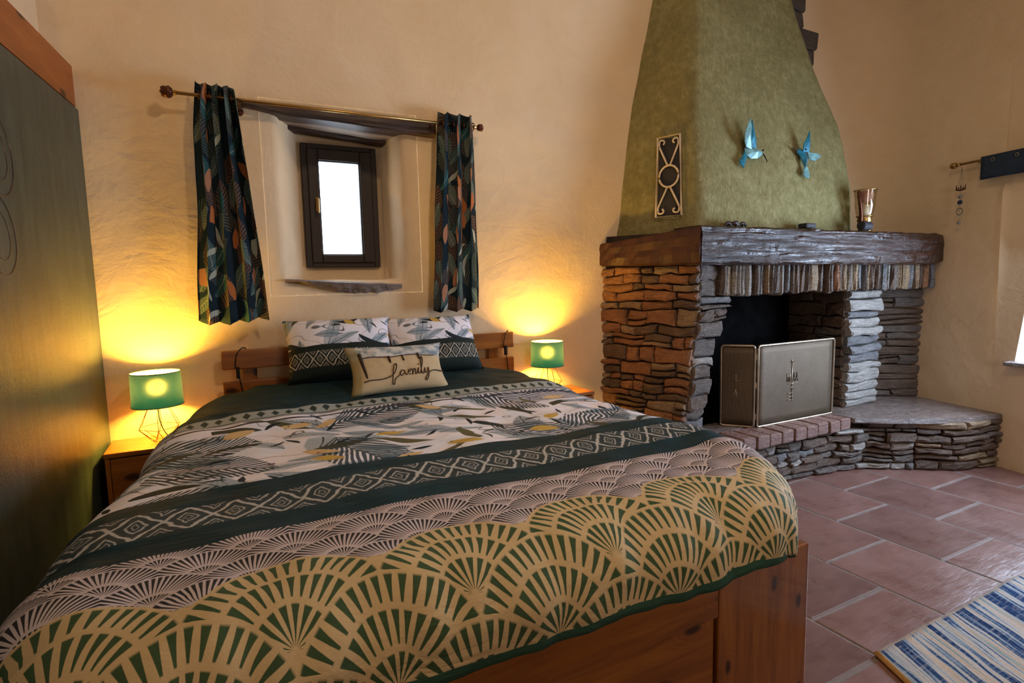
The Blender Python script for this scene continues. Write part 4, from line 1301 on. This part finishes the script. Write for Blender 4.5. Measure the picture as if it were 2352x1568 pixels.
me = bpy.data.meshes.new('duvet'); bm.to_mesh(me); bm.free(); me.materials.append(M_DUVET)
for p in me.polygons: p.use_smooth = True
duv = bpy.data.objects.new('duvet', me); COL.objects.link(duv)
tag(duv, 'patterned duvet with leaf print, dark lattice bands and green cream fans', 'duvet')
md = duv.modifiers.new('thick', 'SOLIDIFY'); md.thickness = 0.022; md.offset = -1

# pillows -----------------------------------------------------------------
def pillow_mesh(w, h, T, n=28, m=22, ear=0.06, uvw=1.0):
    bm = bmesh.new(); uvl = bm.loops.layers.uv.new('UVMap')
    sides = []
    for sgn in (1, -1):
        G_ = []
        for j in range(m + 1):
            row = []
            for i in range(n + 1):
                u, v = -1 + 2 * i / n, -1 + 2 * j / m
                prof = max(0.0, (1 - abs(u) ** 2.6)) ** 0.55 * max(0.0, (1 - abs(v) ** 2.6)) ** 0.55
                pinx = 1 - ear * (1 - v * v) * abs(u) ** 3; pinz = 1 - ear * (1 - u * u) * abs(v) ** 3
                x, z = u * w / 2 * pinx, v * h / 2 * pinz
                y = -sgn * T / 2 * prof * (1 + 0.10 * nz(u * 2, v * 2, w * 9)) + 0.006 * nz(u * 7, v * 7, 3) * prof
                row.append((bm.verts.new((x, y, z)), u * w / 2, v * h / 2))
            G_.append(row)
        for j in range(m):
            for i in range(n):
                q = (G_[j][i], G_[j][i + 1], G_[j + 1][i + 1], G_[j + 1][i])
                f = bm.faces.new([a[0] for a in q]); f.smooth = True
                for lp, a in zip(f.loops, q): lp[uvl].uv = (a[1], a[2] + h / 2)
    bmesh.ops.remove_doubles(bm, verts=bm.verts, dist=0.0006)
    bmesh.ops.recalc_face_normals(bm, faces=bm.faces)
    return bm
def place_pillow(name, label, cat, w, h, T, loc, tilt, rz, mat, group=None, uoff=0.0, roll=0.0, ear=0.06):
    bm = pillow_mesh(w, h, T, ear=ear)
    uvl = bm.loops.layers.uv.active
    for f in bm.faces:
        for lp in f.loops: lp[uvl].uv = (lp[uvl].uv[0] + uoff, lp[uvl].uv[1])
    o = link(name, bm, mat, smooth=True); o.location = loc
    o.rotation_euler = (tilt, roll, rz); return tag(o, label, cat, group)
place_pillow('pillow', 'left leaf-print pillow with dark lattice band leaning on the headboard', 'pillow', 0.56, 0.36, 0.17, (0.572, 3.085, 1.115), radians(-29), radians(-2), M_PILLOW, 'leaf-print pillows', 0.31)
place_pillow('pillow', 'right leaf-print pillow with dark lattice band leaning on the headboard', 'pillow', 0.54, 0.36, 0.17, (1.098, 3.09, 1.102), radians(-29), radians(2), M_PILLOW, 'leaf-print pillows', 0.35)
cu = place_pillow('cushion', 'small cream cushion lettered family, leaning on the two pillows', 'cushion', 0.52, 0.265, 0.115, (0.785, 2.765, 1.030), radians(-30), radians(4), M_CUSH, roll=radians(1.5), ear=0.11)
# lettering strokes following the cushion front
CW, CH, CT = 0.52, 0.265, 0.115
def cs(x, z, lift=0.0022):
    u, v = x / (CW / 2), z / (CH / 2)
    prof = max(0.0, (1 - abs(u) ** 2.6)) ** 0.55 * max(0.0, (1 - abs(v) ** 2.6)) ** 0.55
    y = -CT / 2 * prof * (1 + 0.10 * nz(u * 2, v * 2, CW * 9)) + 0.006 * nz(u * 7, v * 7, 3) * prof
    return Vector((x, y - lift, z))
strokes = [
    ([(-.205, -.058), (-.17, -.052), (-.12, -.052), (-.085, -.046), (-.055, -.030), (-.038, 0.006), (-.040, 0.022), (-.052, 0.010), (-.062, -.040), (-.066, -.078), (-.058, -.080), (-.052, -.058), (-.030, -.040), (-.018, -.020)], 0.0026),
    ([(-.002, -.018), (-.014, -.014), (-.026, -.030), (-.018, -.042), (-.002, -.030), (.000, -.016), (.004, -.040), (.016, -.034)], 0.0024),
    ([(.016, -.034), (.022, -.012), (.024, -.042), (.030, -.016), (.038, -.014), (.038, -.042), (.046, -.016), (.054, -.016), (.055, -.040), (.064, -.034)], 0.0026),
    ([(.064, -.034), (.072, -.010), (.070, -.036), (.080, -.038)], 0.0024), ([(.075, .008), (.076, .013)], 0.003),
    ([(.080, -.038), (.100, .020), (.104, .052), (.097, .050), (.090, .010), (.088, -.034), (.098, -.040)], 0.0028),
    ([(.098, -.040), (.108, -.010), (.107, -.034), (.116, -.036), (.128, -.008), (.124, -.050), (.112, -.074), (.106, -.066), (.126, -.038), (.15, -.026), (.175, -.024), (.215, -.028)], 0.0026)]
bm = bmesh.new()
for pts, r_ in strokes:
    P_ = bez([cs(x * 1.0 + .01, z * 0.95 - .018) for x, z in pts], 6)
    tube(bm, P_, r_, 6)
o = link('lettering', bm, M_INK, cu, True)
bm = bmesh.new()
tube(bm, [cs(x, 0.046 + 0.004 * sin(x * 30)) for x in [-.19 + .02 * k for k in range(20)]], 0.0022, 5)
link('printed_line', bm, M_INK, cu, True)
for (x, z0, z1, wd) in ((-.058, .010, .046, .007), (.012, .018, .050, .0055), (.096, .024, .056, .007)):
    bm = bmesh.new(); tube(bm, [cs(x + 0.004 * (1 - k / 4), lerp(z0, z1, k / 4), 0.000) for k in range(5)], wd, 6); link('printed_bar', bm, M_INK, cu, True)
bm = bmesh.new(); tube(bm, [cs(-.195 + 0.004 * k, .075 - .026 * k, 0.0) for k in range(6)], [0.009, .009, .008, .007, .006, .004], 6); link('printed_bar', bm, M_INK, cu, True)

# ------------------------------------------------------------------ nightstands and lamps
def nightstand(x0, x1, y0, y1, zt, label):
    root = empty('nightstand', ((x0 + x1) / 2, (y0 + y1) / 2, 0)); tag(root, label, 'nightstand')
    bm = bmesh.new(); box(bm, x0, x1, y0, y1, zt - 0.022, zt, 0.004); part('top', bm, M_PINE_X, root)
    bm = bmesh.new(); box(bm, x0 + .004, x0 + .022, y0 + .006, y1, 0.0, zt - .023, 0.002); part('side_panel', bm, M_PINE_Z, root)
    bm = bmesh.new(); box(bm, x1 - .022, x1 - .004, y0 + .006, y1, 0.0, zt - .023, 0.002); part('side_panel', bm, M_PINE_Z, root)
    bm = bmesh.new(); box(bm, x0 + .024, x1 - .024, y0 + .022, y1, 0.0, zt - .024); part('carcass', bm, M_PINE_Z, root)
    for k in range(2):
        z1 = zt - 0.03 - k * 0.21
        bm = bmesh.new(); box(bm, x0 + .024, x1 - .024, y0 + .004, y0 + .022, z1 - 0.20, z1, 0.003); d = part('drawer', bm, M_PINE_X, root)
        bm = bmesh.new(); ball(bm, ((x0 + x1) / 2, y0 - .008, z1 - 0.1), 0.014)
        o = link('knob', bm, M_BRASS, d, True)
nightstand(-0.500, -0.085, 3.045, 3.318, 0.72, 'pine nightstand between the dark green wardrobe and the bed')
nightstand(1.745, 2.18, 3.03, 3.318, 0.72, 'pine nightstand between the bed and the stone fireplace, mostly hidden')

def lamp(x, y, z, label, power, shade_r=0.107, sh_z=(0.176, 0.336)):
    root = empty('table_lamp', (x, y, z)); tag(root, label, 'lamp', 'pair of bedside lamps')
    c = Vector((x, y, z))
    n = 8
    bm = bmesh.new()
    bot = [c + Vector((0.034 * cos(2 * pi * k / 6), 0.034 * sin(2 * pi * k / 6), 0.003)) for k in range(6)]
    mid = [c + Vector((0.094 * cos(2 * pi * (k + .5) / 6), 0.094 * sin(2 * pi * (k + .5) / 6), 0.066 + 0.006 * (k % 2))) for k in range(6)]
    top = [c + Vector((0.030 * cos(2 * pi * (k + .5) / 6), 0.030 * sin(2 * pi * (k + .5) / 6), 0.205)) for k in range(6)]
    r = 0.0016
    tube(bm, bot, r, 5, True); tube(bm, mid, r, 5, True); tube(bm, top, r, 5, True)
    for k in range(6):
        tube(bm, [bot[k], mid[k]], r, 5); tube(bm, [bot[k], mid[k - 1]], r, 5); tube(bm, [mid[k], top[k]], r, 5)
    part('wire_base', bm, M_COPPERW, root)
    bm = bmesh.new(); cyl(bm, c + Vector((0, 0, 0.185)), c + Vector((0, 0, 0.225)), 0.013, n=12)
    tube(bm, [c + Vector((-.03, 0, .205)), c + Vector((.03, 0, .205))], 0.0018, 5); part('socket', bm, M_BLACK, root)
    bm = bmesh.new(); tube(bm, bez([c + Vector((0, 0, 0.19)), c + Vector((0.002, 0, 0.10)), c + Vector((0.03, 0.01, 0.02)), c + Vector((0.09, 0.03, 0.004)), c + Vector((0.12, 0.08, 0.004))], 6), 0.0024, 6); part('cable', bm, M_BLACKW, root)
    s0, s1 = sh_z
    bm = bmesh.new(); lathe(bm, [(shade_r * 1.02, s0), (shade_r, (s0 + s1) / 2), (shade_r * 0.985, s1)], c, 48)
    sh = link('lamp_shade', bm, M_SHADE, root, True); rel(sh, root)
    # outward normals so that the pale lining is inside
    bm = bmesh.new()
    for (zz, rr_) in ((s0, shade_r * 1.02), (s1, shade_r * 0.985)):
        tube(bm, [c + Vector((rr_ * cos(2 * pi * k / 40), rr_ * sin(2 * pi * k / 40), zz)) for k in range(40)], 0.0022, 5, True)
    part('shade_rim', bm, M_WARD, root, True)
    bm = bmesh.new(); ball(bm, c + Vector((0, 0, 0.262)), 0.022, sz=1.25)
    part('bulb', bm, M_BULB, root, True)
    l = bpy.data.lights.new('lamp_light', 'POINT'); l.energy = power; l.color = (1.0, 0.555, 0.06); l.shadow_soft_size = 0.036
    o = bpy.data.objects.new('lamp_light', l); COL.objects.link(o); o.location = c + Vector((0, 0, 0.262)); o['kind'] = 'helper'
    return root
lamp(-0.285, 3.175, 0.722, 'teal drum-shade lamp on wire base, lit, on the left nightstand', 56)
lamp(1.905, 3.175, 0.722, 'teal drum-shade lamp on wire base, lit, right of the bed', 56)
# the lamp cords looped over the headboard
for (xs_, lab) in ((0.075, 'black lamp cord looped over the left end of the headboard'), (1.625, 'black lamp cord looped over the right end of the headboard')):
    bm = bmesh.new()
    y = 3.228
    tube(bm, bez([(xs_ + .05, 3.30, 1.02), (xs_ + .045, 3.285, 1.12), (xs_ + .03, 3.25, 1.140), (xs_, y, 1.115), (xs_ - .012, y, 1.05), (xs_, y - .004, 1.0), (xs_ + .012, y, 0.93), (xs_ + .016, y, 0.88), (xs_ + .006, y, 0.83)], 6), 0.0028, 6)
    box(bm, xs_ - .012, xs_ + .006, y - .018, y, 0.985, 1.045, 0.004)
    tag(link('lamp_cord', bm, M_BLACKW), lab, 'cord')

# ------------------------------------------------------------------ curtains and rod
RODZ, RODY = 2.383, 3.225
rod = empty('curtain_rod', (0.66, RODY, RODZ)); tag(rod, 'thin brass curtain rod above the small window with ball finials', 'curtain rod')
bm = bmesh.new(); cyl(bm, (-0.105, RODY, RODZ), (1.445, RODY, RODZ), 0.0085, n=12); part('rod', bm, M_BRASS, rod, True)
for (x, s_) in ((-0.105, -1), (1.445, 1)):
    bm = bmesh.new(); cyl(bm, (x, RODY, RODZ), (x + s_ * 0.018, RODY, RODZ), 0.013, 0.008, 12); f_ = part('finial', bm, M_BRASS, rod)
    bm = bmesh.new(); ball(bm, (x + s_ * 0.040, RODY, RODZ), 0.027 if s_ < 0 else 0.021, u=16, v=12)
    for v in bm.verts: # swirl ribs
        d = v.co - Vector((x + s_ * 0.040, RODY, RODZ)); a = atan2(d.y, d.z) + d.x * 30
        v.co += d * 0.12 * (1 if sin(a * 4) > 0 else -0.3)
    o = link('ball', bm, M_BRASS_D, f_, True)
for x in (0.17, 1.18):
    bm = bmesh.new(); cyl(bm, (x, 3.33, RODZ - 0.03), (x, RODY, RODZ - 0.012), 0.006, n=8); cyl(bm, (x, 3.335, RODZ - 0.03), (x, 3.322, RODZ - 0.03), 0.02, n=12)
    part('bracket', bm, M_BRASS_D, rod)
def curtain(top, bot, z0, z1, label, seed, nf=3.5, flare=0.0):
    nu, nv = 70, 46
    bm = bmesh.new(); uvl = bm.loops.layers.uv.new('UVMap'); rows = []
    Wf = 0.55
    for j in range(nv + 1):
        v = j / nv; z = lerp(z1, z0, v); k = v ** 0.85
        xl, xr = lerp(top[0], bot[0], k), lerp(top[1], bot[1], k)
        row = []
        for i in range(nu + 1):
            u = i / nu
            ph = 2 * pi * nf * u + 0.5 * nz(v * 2, seed) + seed
            amp = lerp(0.042, 0.020, min(1, v * 1.2)) * (0.7 + 0.5 * nz(u * 3, v * 1.5, seed + 5))
            x = lerp(xl, xr, u) + 0.006 * sin(ph * 2 + 1) + 0.008 * nz(v * 3, u * 2, seed + 8)
            y = RODY + amp * sin(ph) - 0.012 * sin(pi * v)
            zz = z + (0.010 * sin(ph + .6) if j in (0, nv) else 0) - (0.05 * (1 - abs(2 * u - 0.7)) * flare if j == nv else 0) * 0.3
            if j < 3: zz += 0.006 * sin(ph * 1.0)
            row.append((bm.verts.new((x, y, zz)), u * Wf, (z - z0)))
        rows.append(row)
    for j in range(nv):
        for i in range(nu):
            q = (rows[j][i], rows[j][i + 1], rows[j + 1][i + 1], rows[j + 1][i])
            f = bm.faces.new([a[0] for a in q]); f.smooth = True
            for lp, a in zip(f.loops, q): lp[uvl].uv = (a[1] + seed * 0.37, a[2] + seed * 0.11)
    root = empty('curtain', ((bot[0] + bot[1]) / 2, RODY, z0)); tag(root, label, 'curtain', 'leaf-print curtains')
    o = link('cloth', bm, M_CURT, root, True); rel(o, root)
    md = o.modifiers.new('thick', 'SOLIDIFY'); md.thickness = 0.003
    for k in range(4):
        x = lerp(top[0] + .01, top[1] - .01, k / 3)
        bm = bmesh.new(); tube(bm, [(x, RODY + 0.021 * cos(t), RODZ + 0.021 * sin(t)) for t in [q * pi / 10 for q in range(20)]], 0.003, 6, True)
        o = link('eyelet', bm, M_BRASS_D, root, True); rel(o, root)
curtain((-0.02, 0.140), (-0.085, 0.235), 1.285, 2.440, 'dark tropical leaf-print curtain hanging left of the small window', 1.0, 3.5, 1.0)
curtain((1.232, 1.448), (1.155, 1.455), 1.285, 2.445, 'dark tropical leaf-print curtain hanging right of the small window', 2.0, 3.0)

# ------------------------------------------------------------------ right wall: rod, navy valance, hanging ornament
dr = Vector((-0.262, -1, 0)).normalized()
ra = Vector((5.215 - 0.085, 2.40, 2.268)); 
def ralong(t, dz=0.0, out=0.0): return ra + dr * t + Vector((-out, 0, dz))
rr2 = empty('curtain_rod', ra); tag(rr2, 'brass curtain rod on the right wall with one ball finial', 'curtain rod')
bm = bmesh.new(); cyl(bm, ralong(0.02), ralong(1.5, 0.0), 0.009, n=12); part('rod', bm, M_BRASS, rr2, True)
bm = bmesh.new(); ball(bm, ralong(0), 0.024, sx=1, sy=1.25); cyl(bm, ralong(0.02), ralong(0.05), 0.015, 0.011, 12); part('finial', bm, M_BRASS, rr2, True)
for t in (0.16, 1.35):
    bm = bmesh.new(); cyl(bm, ralong(t), ralong(t) + Vector((0.10, 0, 0)), 0.006, n=8); part('bracket', bm, M_BRASS, rr2)
va = empty('valance', ralong(0.9)); tag(va, 'short navy blue valance on the rod at the right edge', 'valance')
bm = bmesh.new(); uvl = bm.loops.layers.uv.new('UVMap'); rows = []
for j in range(7):
    row = []
    for i in range(41):
        t = lerp(0.215, 1.45, i / 40); row.append((bm.verts.new(ralong(t, lerp(0.020, -0.145, j / 6), 0.014 + 0.006 * sin(t * 22) * j / 6)), t, j / 6 * .16))
    rows.append(row)
for j in range(6):
    for i in range(40):
        q = (rows[j][i], rows[j][i + 1], rows[j + 1][i + 1], rows[j + 1][i]); f = bm.faces.new([a[0] for a in q])
        for lp, a in zip(f.loops, q): lp[uvl].uv = (a[1], a[2])
o = part('cloth', bm, M_NAVY, va, True); md = o.modifiers.new('thick', 'SOLIDIFY'); md.thickness = 0.006
for t in (0.30, 0.46):
    bm = bmesh.new(); c = ralong(t, -0.015, 0.024); tube(bm, [c + dr * (0.011 * cos(q * pi / 8)) + Vector((0, 0, 0.011 * sin(q * pi / 8))) for q in range(16)], 0.003, 6, True); part('eyelet', bm, M_CHAMP, va, True)

so = empty('hanging_ornament', ralong(0.06, -0.05)); tag(so, 'small hanging ornament of beads and a crown on strings from the right rod', 'hanging ornament')
c = ralong(0.065)
for k in (-1, 1):
    bm = bmesh.new(); tube(bm, [c + Vector((0, 0, -.02)), c + dr * (k * .018) + Vector((0, 0, -0.16))], 0.0012, 5); part('string', bm, M_CRYST, so)
bm = bmesh.new(); tube(bm, [c + Vector((0, 0, -.02)), c + Vector((0, 0, -0.46))], 0.0010, 5); part('string', bm, M_CRYST, so)
bm = bmesh.new()
for k in range(5):
    a = c + dr * (-.034 + .017 * k) + Vector((0, 0, -.185)); tube(bm, [a, a + Vector((0, 0, .018 + .014 * (k % 2 == 0)))], [0.005, 0.002], 6)
tube(bm, [c + dr * (-.034 + .0085 * k) + Vector((0, 0, -.188 - .006 * sin(pi * k / 8))) for k in range(9)], 0.006, 6); part('crown', bm, M_BRASS_D, so, True)
for (dz, r_, m) in ((-.245, .015, M_CRYST), (-.285, .017, M_NAVY), (-.44, .013, M_CRYST)):
    bm = bmesh.new(); ball(bm, c + Vector((0, 0, dz)), r_, u=12, v=8); part('bead', bm, m, so, True)
bm = bmesh.new(); tube(bm, [c + dr * (.024 * cos(t)) + Vector((0, 0, -.355 + .026 * sin(t))) for t in [k * pi / 10 for k in range(20)]], 0.004, 6, True); part('ring', bm, M_CRYST, so, True)

# ------------------------------------------------------------------ wardrobe
wd = empty('wardrobe', (-0.75, 2.2, 0)); tag(wd, 'tall dark green wardrobe with orange pine cornice along the left wall', 'wardrobe')
wdir = Vector((-0.104, -1, 0)); wn_ = Vector((-1, 0.104, 0)).normalized()
wbase = Vector((-0.506, 3.318, 0))
def WP(s, z, o_): return wbase + wdir * s - wn_ * o_ + Vector((0, 0, z))   # o_ towards the room
def wbox(name, s0, s1, z0, z1, o0, o1, mat, bev=0.004, root=wd):
    bm = bmesh.new()
    V = [bm.verts.new(WP(s, z, o_)) for s in (s0, s1) for z in (z0, z1) for o_ in (o0, o1)]
    bmesh.ops.convex_hull(bm, input=bm.verts)
    bmesh.ops.dissolve_limit(bm, angle_limit=0.02, verts=bm.verts, edges=bm.edges)
    if bev: bmesh.ops.bevel(bm, geom=list(bm.edges), offset=bev, segments=2, affect='EDGES')
    return part(name, bm, mat, root)
wbox('door', 0.0, 1.30, 0.04, 2.285, -0.050, 0.0, M_WARD)
wbox('door', 1.304, 2.6, 0.04, 2.285, -0.050, 0.0, M_WARD)
wbox('plinth', 0.0, 2.6, 0.0, 0.038, -0.05, -0.01, M_BLACK, 0)
wbox('cornice', 0.0, 2.62, 2.288, 2.478, -0.055, -0.008, M_CORN, 0.006)
# embossed petal motif on the door
bm = bmesh.new()
for (s_, z_, rs, rz_) in ((0.89, 1.905, 0.115, 0.135), (0.93, 1.64, 0.115, 0.130)):
    for (q, kk) in ((1.0, 0.0016), (0.62, 0.0012)):
        tube(bm, [WP(s_ + (rs * q) * cos(t), z_ + (rz_ * q) * sin(t) + .02 * cos(t), 0.0) for t in [k * pi / 20 for k in range(40)]], kk, 5, True)
part('petal_motif', bm, M_BRASS_D, wd)

# ------------------------------------------------------------------ rug
bm = bmesh.new(); uvl = bm.loops.layers.uv.new('UVMap')
RX0, RX1, RYa, RYb = 2.135, 4.05, 0.28, 1.172
nxr, nyr = 60, 26; rows = []
for j in range(nyr + 1):
    row = []
    for i in range(nxr + 1):
        u, v = i / nxr, j / nyr
        x = lerp(RX0, RX1, u) - 0.45 * (1 - v) * 0.9 * (RYb - RYa) * 0.55 * (1 - u) * 0 + 0.006 * nz(v * 6, 1); y = lerp(RYa, RYb, v) + 0.008 * nz(u * 8, 2)
        x -= (1 - v) * 0.40
        row.append((bm.verts.new((x, y, 0.014 + 0.004 * nz(u * 9, v * 5, 4))), u, v))
    rows.append(row)
for j in range(nyr):
    for i in range(nxr):
        q = (rows[j][i], rows[j][i + 1], rows[j + 1][i + 1], rows[j + 1][i]); f = bm.faces.new([a[0] for a in q]); f.smooth = True
        for lp, a in zip(f.loops, q): lp[uvl].uv = (a[1] * 1.9, a[2])
o = link('rug', bm, M_RUG, smooth=True); tag(o, 'blue and cream striped woven rug on the terracotta tiles', 'rug')
md = o.modifiers.new('thick', 'SOLIDIFY'); md.thickness = 0.009; md.offset = -1
